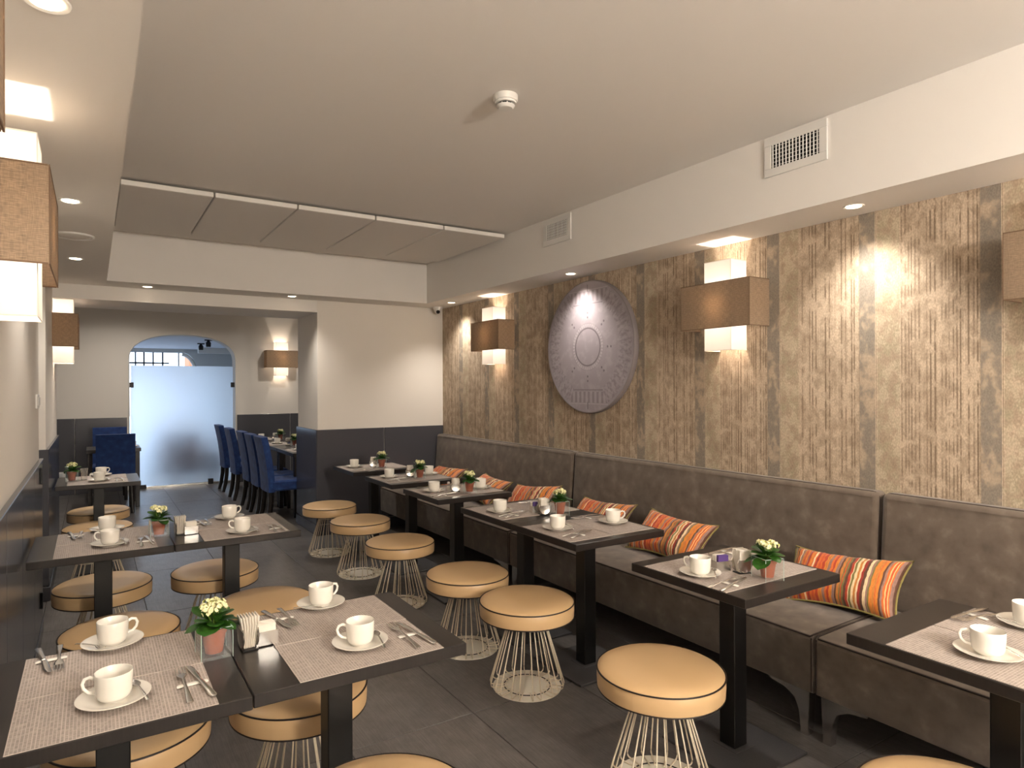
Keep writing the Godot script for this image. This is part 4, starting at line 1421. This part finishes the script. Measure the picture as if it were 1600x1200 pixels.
func make_plant(k: int) -> Node3D:
	var r := RandomNumberGenerator.new()
	r.seed = 300 + k
	var o := Node3D.new()
	part("pot", lathem([Vector2(0.0, 0.0), Vector2(0.024, 0.0), Vector2(0.0325, 0.055), Vector2(0.0352, 0.056), Vector2(0.036, 0.072), Vector2(0.0335, 0.073), Vector2(0.032, 0.064), Vector2(0.0, 0.063)], 32), M.terracotta, o)
	part("soil", lathem([Vector2(0.032, 0.0635), Vector2(0.0, 0.0665)], 20), M.soil, o)
	for i in 15:
		var a := TAU * i / 15.0 * 2.39 + r.randf_range(-0.2, 0.2)
		var tier := float(i) / 15.0
		var L := r.randf_range(0.068, 0.096) * (1.0 - 0.34 * tier)
		var W := L * r.randf_range(0.34, 0.42)
		var rise := lerpf(0.15, 0.95, tier) + r.randf_range(-0.12, 0.12)
		var st := tool()
		st.set_smooth_group(1)
		var dirn := Vector3(cos(a), 0, sin(a))
		var side := Vector3(-sin(a), 0, cos(a))
		var P := func(u: float, v: float) -> Vector3:
			var wv := W * pow(sin(PI * clampf(0.05 + 0.95 * pow(u, 1.35), 0, 1)), 0.6) if u < 0.999 else 0.0
			var y := 0.072 + 0.018 * tier + L * u * rise - 0.030 * u * u * (1.2 - rise) + 0.010 * absf(v) * (1.0 - u)
			return dirn * (0.010 + L * u * (1.0 - 0.3 * rise)) + side * (v * wv) + Vector3(0, y, 0)
		for ui in 6:
			for vi in 4:
				var u0 := ui / 6.0
				var u1 := (ui + 1) / 6.0
				var v0 := -1.0 + vi * 0.5
				var v1 := v0 + 0.5
				quad(st, P.call(u0, v0), P.call(u0, v1), P.call(u1, v1), P.call(u1, v0))
		part("leaf", done(st), M.leaf, o)
	for c in 9:
		var a := TAU * c / 8.0 + 0.3
		var rad := 0.0 if c == 8 else 0.027 + r.randf_range(-0.004, 0.004)
		var top := Vector3(cos(a) * rad, 0.128 + r.randf_range(-0.008, 0.010), sin(a) * rad)
		var ss := tool()
		tube(ss, [Vector3(cos(a) * 0.006, 0.066, sin(a) * 0.006), top.lerp(Vector3(0, 0.07, 0), 0.5), top], 0.0014, 5)
		part("stem", done(ss), M.stem, o)
		var fs := tool()
		var fb := tool()
		for f in 13:
			var dv := Vector3(r.randf_range(-1, 1), r.randf_range(-0.2, 1), r.randf_range(-1, 1)).normalized()
			var at := top + dv * 0.0115
			var bs := Basis(Quaternion(Vector3.UP, dv))
			if f % 5 == 4:
				lathe(fb, [Vector2(0.0, -0.003), Vector2(0.0028, 0.0), Vector2(0.0, 0.006)], 7, Transform3D(bs, at))
			else:
				for p in 4:
					var pa := TAU * p / 4.0
					var xf := Transform3D(bs * Basis(Vector3.UP, pa), at)
					lathe(fs, [Vector2(0.0, -0.0012), Vector2(0.0042, 0.0), Vector2(0.0, 0.0014)], 7, xf * Transform3D(Basis(Vector3.BACK, 0.35), Vector3(0.0036, 0.0015, 0)))
		part("flowers", done(fs), M.petal, o)
		part("buds", done(fb), M.bud, o)
	return o

func ang(dx: float, dd: float) -> float:      # turn that points local +x along (dx, depth dd)
	return atan2(dd, dx)

func setting(tname: String, side: String, at: Vector2, handle: Vector2, spoon_side: Vector2, cut: Vector2, point: Vector2, cup := true) -> void:
	var y := TT + (0.0046 if side == "doorway-side" else 0.0024)
	var tail := "on the %s mat, %s" % [side, tname]
	if cup:
		spawn("saucer", "saucer", "white saucer under the cup " + tail, "saucer", V(at.x, y, at.y), 0.0, "white saucers")
		spawn("cup", "coffee_cup", "white coffee cup " + tail, "cup", V(at.x, y + 0.0060, at.y), ang(handle.x, handle.y), "white coffee cups")
		if spoon_side != Vector2.ZERO:
			var u := spoon_side.normalized()
			var sp := spawn("spoon", "teaspoon", "steel teaspoon on the saucer " + tail, "spoon", V(at.x + u.x * 0.060, y + 0.0135, at.y + u.y * 0.060), ang(-u.y, u.x) + 0.35, "teaspoons on the saucers")
			sp.rotation.z = 0.05
	if cut != Vector2.ZERO:
		var p := point.normalized()
		var q := Vector2(-p.y, p.x)
		spawn("rest", "cutlery_rest", "small white cutlery rest " + tail, "cutlery rest", V(cut.x, y, cut.y), ang(p.x, p.y), "white cutlery rests")
		var f := cut + q * 0.019
		var k := cut - q * 0.019
		var fk := spawn("fork", "fork", "steel fork " + tail, "fork", V(f.x, y + 0.0008, f.y), ang(p.x, p.y) - 0.03, "forks on the white rests")
		fk.scale = Vector3(1.15, 1.0, 1.15)
		var kn := spawn("knife", "knife", "steel knife " + tail, "knife", V(k.x, y + 0.0004, k.y), ang(p.x, p.y) + 0.13, "knives on the white rests")
		kn.scale = Vector3(1.12, 1.0, 1.12)

func placemat(tname: String, side: String, x: float, d: float, turn := 0.0, lift := 0.0) -> void:
	spawn("placemat", "placemat", "striped beige %s placemat, %s" % [side, tname], "placemat", V(x, TT + 0.0002 + lift, d), turn, "striped beige placemats")

func centre(tname: String, plant: Vector2, nap: Vector2, sug: Vector2, k: int, purple := false, turn := 0.0, y := TT) -> void:
	if plant != Vector2.ZERO:
		spawn("glass_cube", "glass_cube", "clear glass cube round the flower pot, " + tname, "glass vase", V(plant.x, y + 0.0005, plant.y), turn, "glass cubes with flower pots")
		spawn("plant%d" % k, "potted_flower", "white-flowered plant in a terracotta pot, " + tname, "potted plant", V(plant.x, y + 0.0112, plant.y), turn + k, "small white-flowered pot plants")
	if nap != Vector2.ZERO:
		spawn("napkin_holder", "napkin_holder", "round steel napkin holder, " + tname, "napkin holder", V(nap.x, y + 0.0005, nap.y), turn, "round steel napkin holders")
		spawn("napkins", "napkin_stack", "folded white paper napkins standing in the holder, " + tname, "napkins", V(nap.x, y + 0.0005, nap.y), turn, "stacks of paper napkins")
	if sug != Vector2.ZERO:
		var st := turn + (PI / 2.0 if tname.begins_with("free") else 0.0)
		spawn("sachet_box", "sachet_holder", "small steel sachet box, " + tname, "sachet holder", V(sug.x, y + 0.0005, sug.y), st, "steel sachet boxes")
		for i in 5:
			var off := Vector3(-0.0168 + 0.0084 * i, 0.0048, 0.001 * (i % 2)).rotated(Vector3.UP, st)
			var is_p := purple and i < 2
			spawn("sachet_purple" if is_p else "sachet", "sugar_sachet", ("purple" if is_p else "white") + " paper sachet, " + ["first", "second", "third", "fourth", "last"][i] + " in the steel box, " + tname, "sachet", V(sug.x, y, sug.y) + off, st, "sachets, " + tname)

func build_tableware() -> void:
	make_protos()
	var ta := "panelling half of front pair"
	var tb := "free half of front pair"
	var tc := "panelling half of middle pair"
	var te := "free half of middle pair"
	var tj := "table by the jamb"
	var b1 := "bench table at the partition"
	var b2 := "second bench table from partition"
	var b3 := "third bench table from partition"
	var b4 := "joined bench tables, plant half"
	var b5 := "joined bench tables, corner half"
	var b6 := "single bench table with plant"
	var b7 := "bench table at frame edge"
	var cs := "viewer-side"
	var ds := "doorway-side"
	var ss := "stool-side"
	var bs := "bench-side"
	# the two pairs along the panelling: mats at x 0.05 and 0.683
	for q in [[ta, 0.05, 1.725], [tb, 0.683, 1.731], [tc, 0.058, 3.588], [te, 0.700, 3.588]]:
		placemat(q[0], cs, q[1], q[2] + 0.1475)
		placemat(q[0], ds, q[1], q[2] + 0.4255, 0.0, 0.0022)
	placemat(tj, cs, 0.04, 6.21 + 0.1475)
	placemat(tj, ds, 0.04, 6.21 + 0.4255, 0.0, 0.0022)
	setting(ta, cs, Vector2(0.043, 1.880), Vector2(-1, 0.15), Vector2(1, -0.15), Vector2(0.222, 1.872), Vector2(-0.04, 1))
	setting(ta, ds, Vector2(0.050, 2.285), Vector2(1, 0.2), Vector2(-1, -0.3), Vector2(-0.103, 2.250), Vector2(0.05, -1))
	setting(tb, cs, Vector2(0.690, 1.884), Vector2(-1, 0.25), Vector2(0.9, -0.5), Vector2(0.848, 1.872), Vector2(-0.03, 1))
	setting(tb, ds, Vector2(0.693, 2.290), Vector2(1, 0.25), Vector2(-0.8, -0.7), Vector2(0.540, 2.225), Vector2(0.05, -1))
	setting(tc, cs, Vector2(0.072, 3.752), Vector2(-1, 0.2), Vector2(1, -0.2), Vector2(0.226, 3.735), Vector2(0, 1))
	setting(tc, ds, Vector2(0.066, 4.130), Vector2(0.3, 1), Vector2(-1, -0.2), Vector2(-0.076, 4.060), Vector2(0, -1))
	setting(te, cs, Vector2(0.688, 3.690), Vector2(-1, 0.15), Vector2(1, -0.2), Vector2(0.865, 3.680), Vector2(0, 1))
	setting(te, ds, Vector2(0.693, 4.110), Vector2(1, 0.2), Vector2(-0.9, -0.5), Vector2(0.545, 4.045), Vector2(0, -1))
	setting(tj, cs, Vector2(0.046, 6.373), Vector2(-1, 0.2), Vector2(1, -0.2), Vector2(0.19, 6.37), Vector2(0, 1))
	setting(tj, ds, Vector2(0.063, 6.725), Vector2(1, 0.3), Vector2.ZERO, Vector2.ZERO, Vector2(0, -1))
	centre(ta, Vector2(0.302, 2.052), Vector2.ZERO, Vector2.ZERO, 0, false, 0.06)
	centre(tb, Vector2.ZERO, Vector2(0.398, 2.050), Vector2(0.449, 2.058), 0, false, 0.05)
	centre(tc, Vector2(0.334, 3.858) - Vector2(0.036, 0), Vector2.ZERO, Vector2.ZERO, 1, false, 0.03)
	centre(te, Vector2.ZERO, Vector2(0.396, 3.830), Vector2(0.448, 3.817), 0, false, 0.04)
	centre(tj, Vector2(-0.150, 6.50), Vector2(-0.062, 6.529), Vector2.ZERO, 2, false, 0.0)
	# along the bench the mats lie the other way round
	for q in [[b1, 5.712 + 0.296], [b2, 4.832 + 0.296], [b3, 4.010 + 0.296], [b4, 3.095 + 0.32], [b5, 2.502 + 0.27], [b6, 1.524 + 0.305], [b7, 0.50 + 0.318]]:
		placemat(q[0], ss, 2.188, q[1], PI / 2.0)
		placemat(q[0], bs, 2.486, q[1], PI / 2.0)
	var far_h := Vector2(0.5, 0.85)
	setting(b1, ss, Vector2(2.170, 6.07), far_h, Vector2(0.6, -1), Vector2(2.185, 5.86), Vector2(1, 0))
	setting(b2, ss, Vector2(2.178, 5.213), far_h, Vector2(0.6, -1), Vector2(2.18, 5.054), Vector2(1, 0.1))
	setting(b2, bs, Vector2(2.600, 5.200) - Vector2(0.05, 0), far_h, Vector2(-0.7, -1), Vector2.ZERO, Vector2(-1, 0))
	setting(b3, ss, Vector2(2.165, 4.326), far_h, Vector2(0.6, -1), Vector2(2.155, 4.155), Vector2(1, 0.1))
	setting(b3, bs, Vector2(2.540, 4.278), far_h, Vector2(0.7, -1), Vector2.ZERO, Vector2(-1, 0))
	setting(b4, ss, Vector2(2.162, 3.403), far_h, Vector2(0.8, -0.7), Vector2(2.18, 3.279), Vector2(1, 0.25))
	setting(b4, bs, Vector2(2.545, 3.30), far_h, Vector2.ZERO, Vector2(2.52, 3.565), Vector2(-1, 0.1), false)
	setting(b5, ss, Vector2(2.166, 2.819), far_h, Vector2(0.9, -0.5), Vector2(2.185, 2.662), Vector2(1, 0.25))
	setting(b5, bs, Vector2(2.534, 2.779), Vector2(0.8, -0.5), Vector2(-0.9, 0.2), Vector2(2.503, 2.973), Vector2(-1, 0.1))
	setting(b6, ss, Vector2(2.140, 1.820), Vector2(-0.4, 0.9), Vector2(0.4, -0.9), Vector2(2.135, 1.672), Vector2(1, 0.1))
	setting(b6, bs, Vector2(2.53, 1.80), far_h, Vector2.ZERO, Vector2(2.53, 1.998), Vector2(-1, 0.05), false)
	setting(b7, ss, Vector2(2.202, 0.830), Vector2(-0.5, 0.85), Vector2(0.6, -0.8), Vector2.ZERO, Vector2(1, 0))
	setting(b7, bs, Vector2(2.600, 0.860) - Vector2(0.02, 0), Vector2(0.8, -0.5), Vector2(-0.8, 0.6), Vector2(2.538, 0.992), Vector2(-1, 0.2))
	centre(b1, Vector2(2.386, 5.898), Vector2(2.336, 5.99), Vector2.ZERO, 1, false, 1.2)
	centre(b2, Vector2(2.384, 5.033), Vector2(2.355, 5.169), Vector2.ZERO, 2, false, 1.2)
	centre(b3, Vector2(2.374, 4.158), Vector2(2.307, 4.25), Vector2.ZERO, 0, false, 1.2)
	centre(b4, Vector2(2.422, 3.13), Vector2(2.350, 3.200), Vector2(2.345, 3.275), 1, true, 1.35)
	centre(b6, Vector2(2.334, 1.642), Vector2(2.318, 1.752), Vector2(2.270, 1.822), 2, true, 1.3)
	# glass shaker
	var sh := thing("glass_shaker", "small glass shaker with steel lid beside the napkins, " + b3, "shaker", V(2.285, TT + 0.0024, 4.318))
	part("bottle", lathem([Vector2(0.0, 0.0), Vector2(0.017, 0.0), Vector2(0.018, 0.004), Vector2(0.016, 0.045), Vector2(0.012, 0.052)], 20), M.glass, sh)
	part("contents", lathem([Vector2(0.0, 0.002), Vector2(0.0155, 0.002), Vector2(0.0148, 0.03), Vector2(0.0, 0.03)], 18), M.paper, sh)
	part("lid", lathem([Vector2(0.0, 0.052), Vector2(0.013, 0.052), Vector2(0.013, 0.062), Vector2(0.008, 0.068), Vector2(0.0, 0.069)], 20), M.steel, sh)
	# far room table
	var fa := "far room table, middle"
	var fb := "far room table, end wall section"
	centre(fa, Vector2(2.30, 8.75), Vector2(2.24, 8.86), Vector2.ZERO, 0, false, 1.2)
	centre(fb, Vector2(2.38, 9.85), Vector2(2.33, 9.98), Vector2.ZERO, 1, false, 1.2)
	for q in [[fa, 9.2], [fa + " by the partition", 8.1], [fb, 10.2]]:
		placemat(q[0], "chair-side", 2.20, q[1], PI / 2.0)
		setting(q[0], "chair-side", Vector2(2.18, q[1]), far_h, Vector2.ZERO, Vector2.ZERO, Vector2(1, 0))
	setting("table between the blue chairs", "free-end", Vector2(0.45, 9.80), far_h, Vector2.ZERO, Vector2.ZERO, Vector2(1, 0))
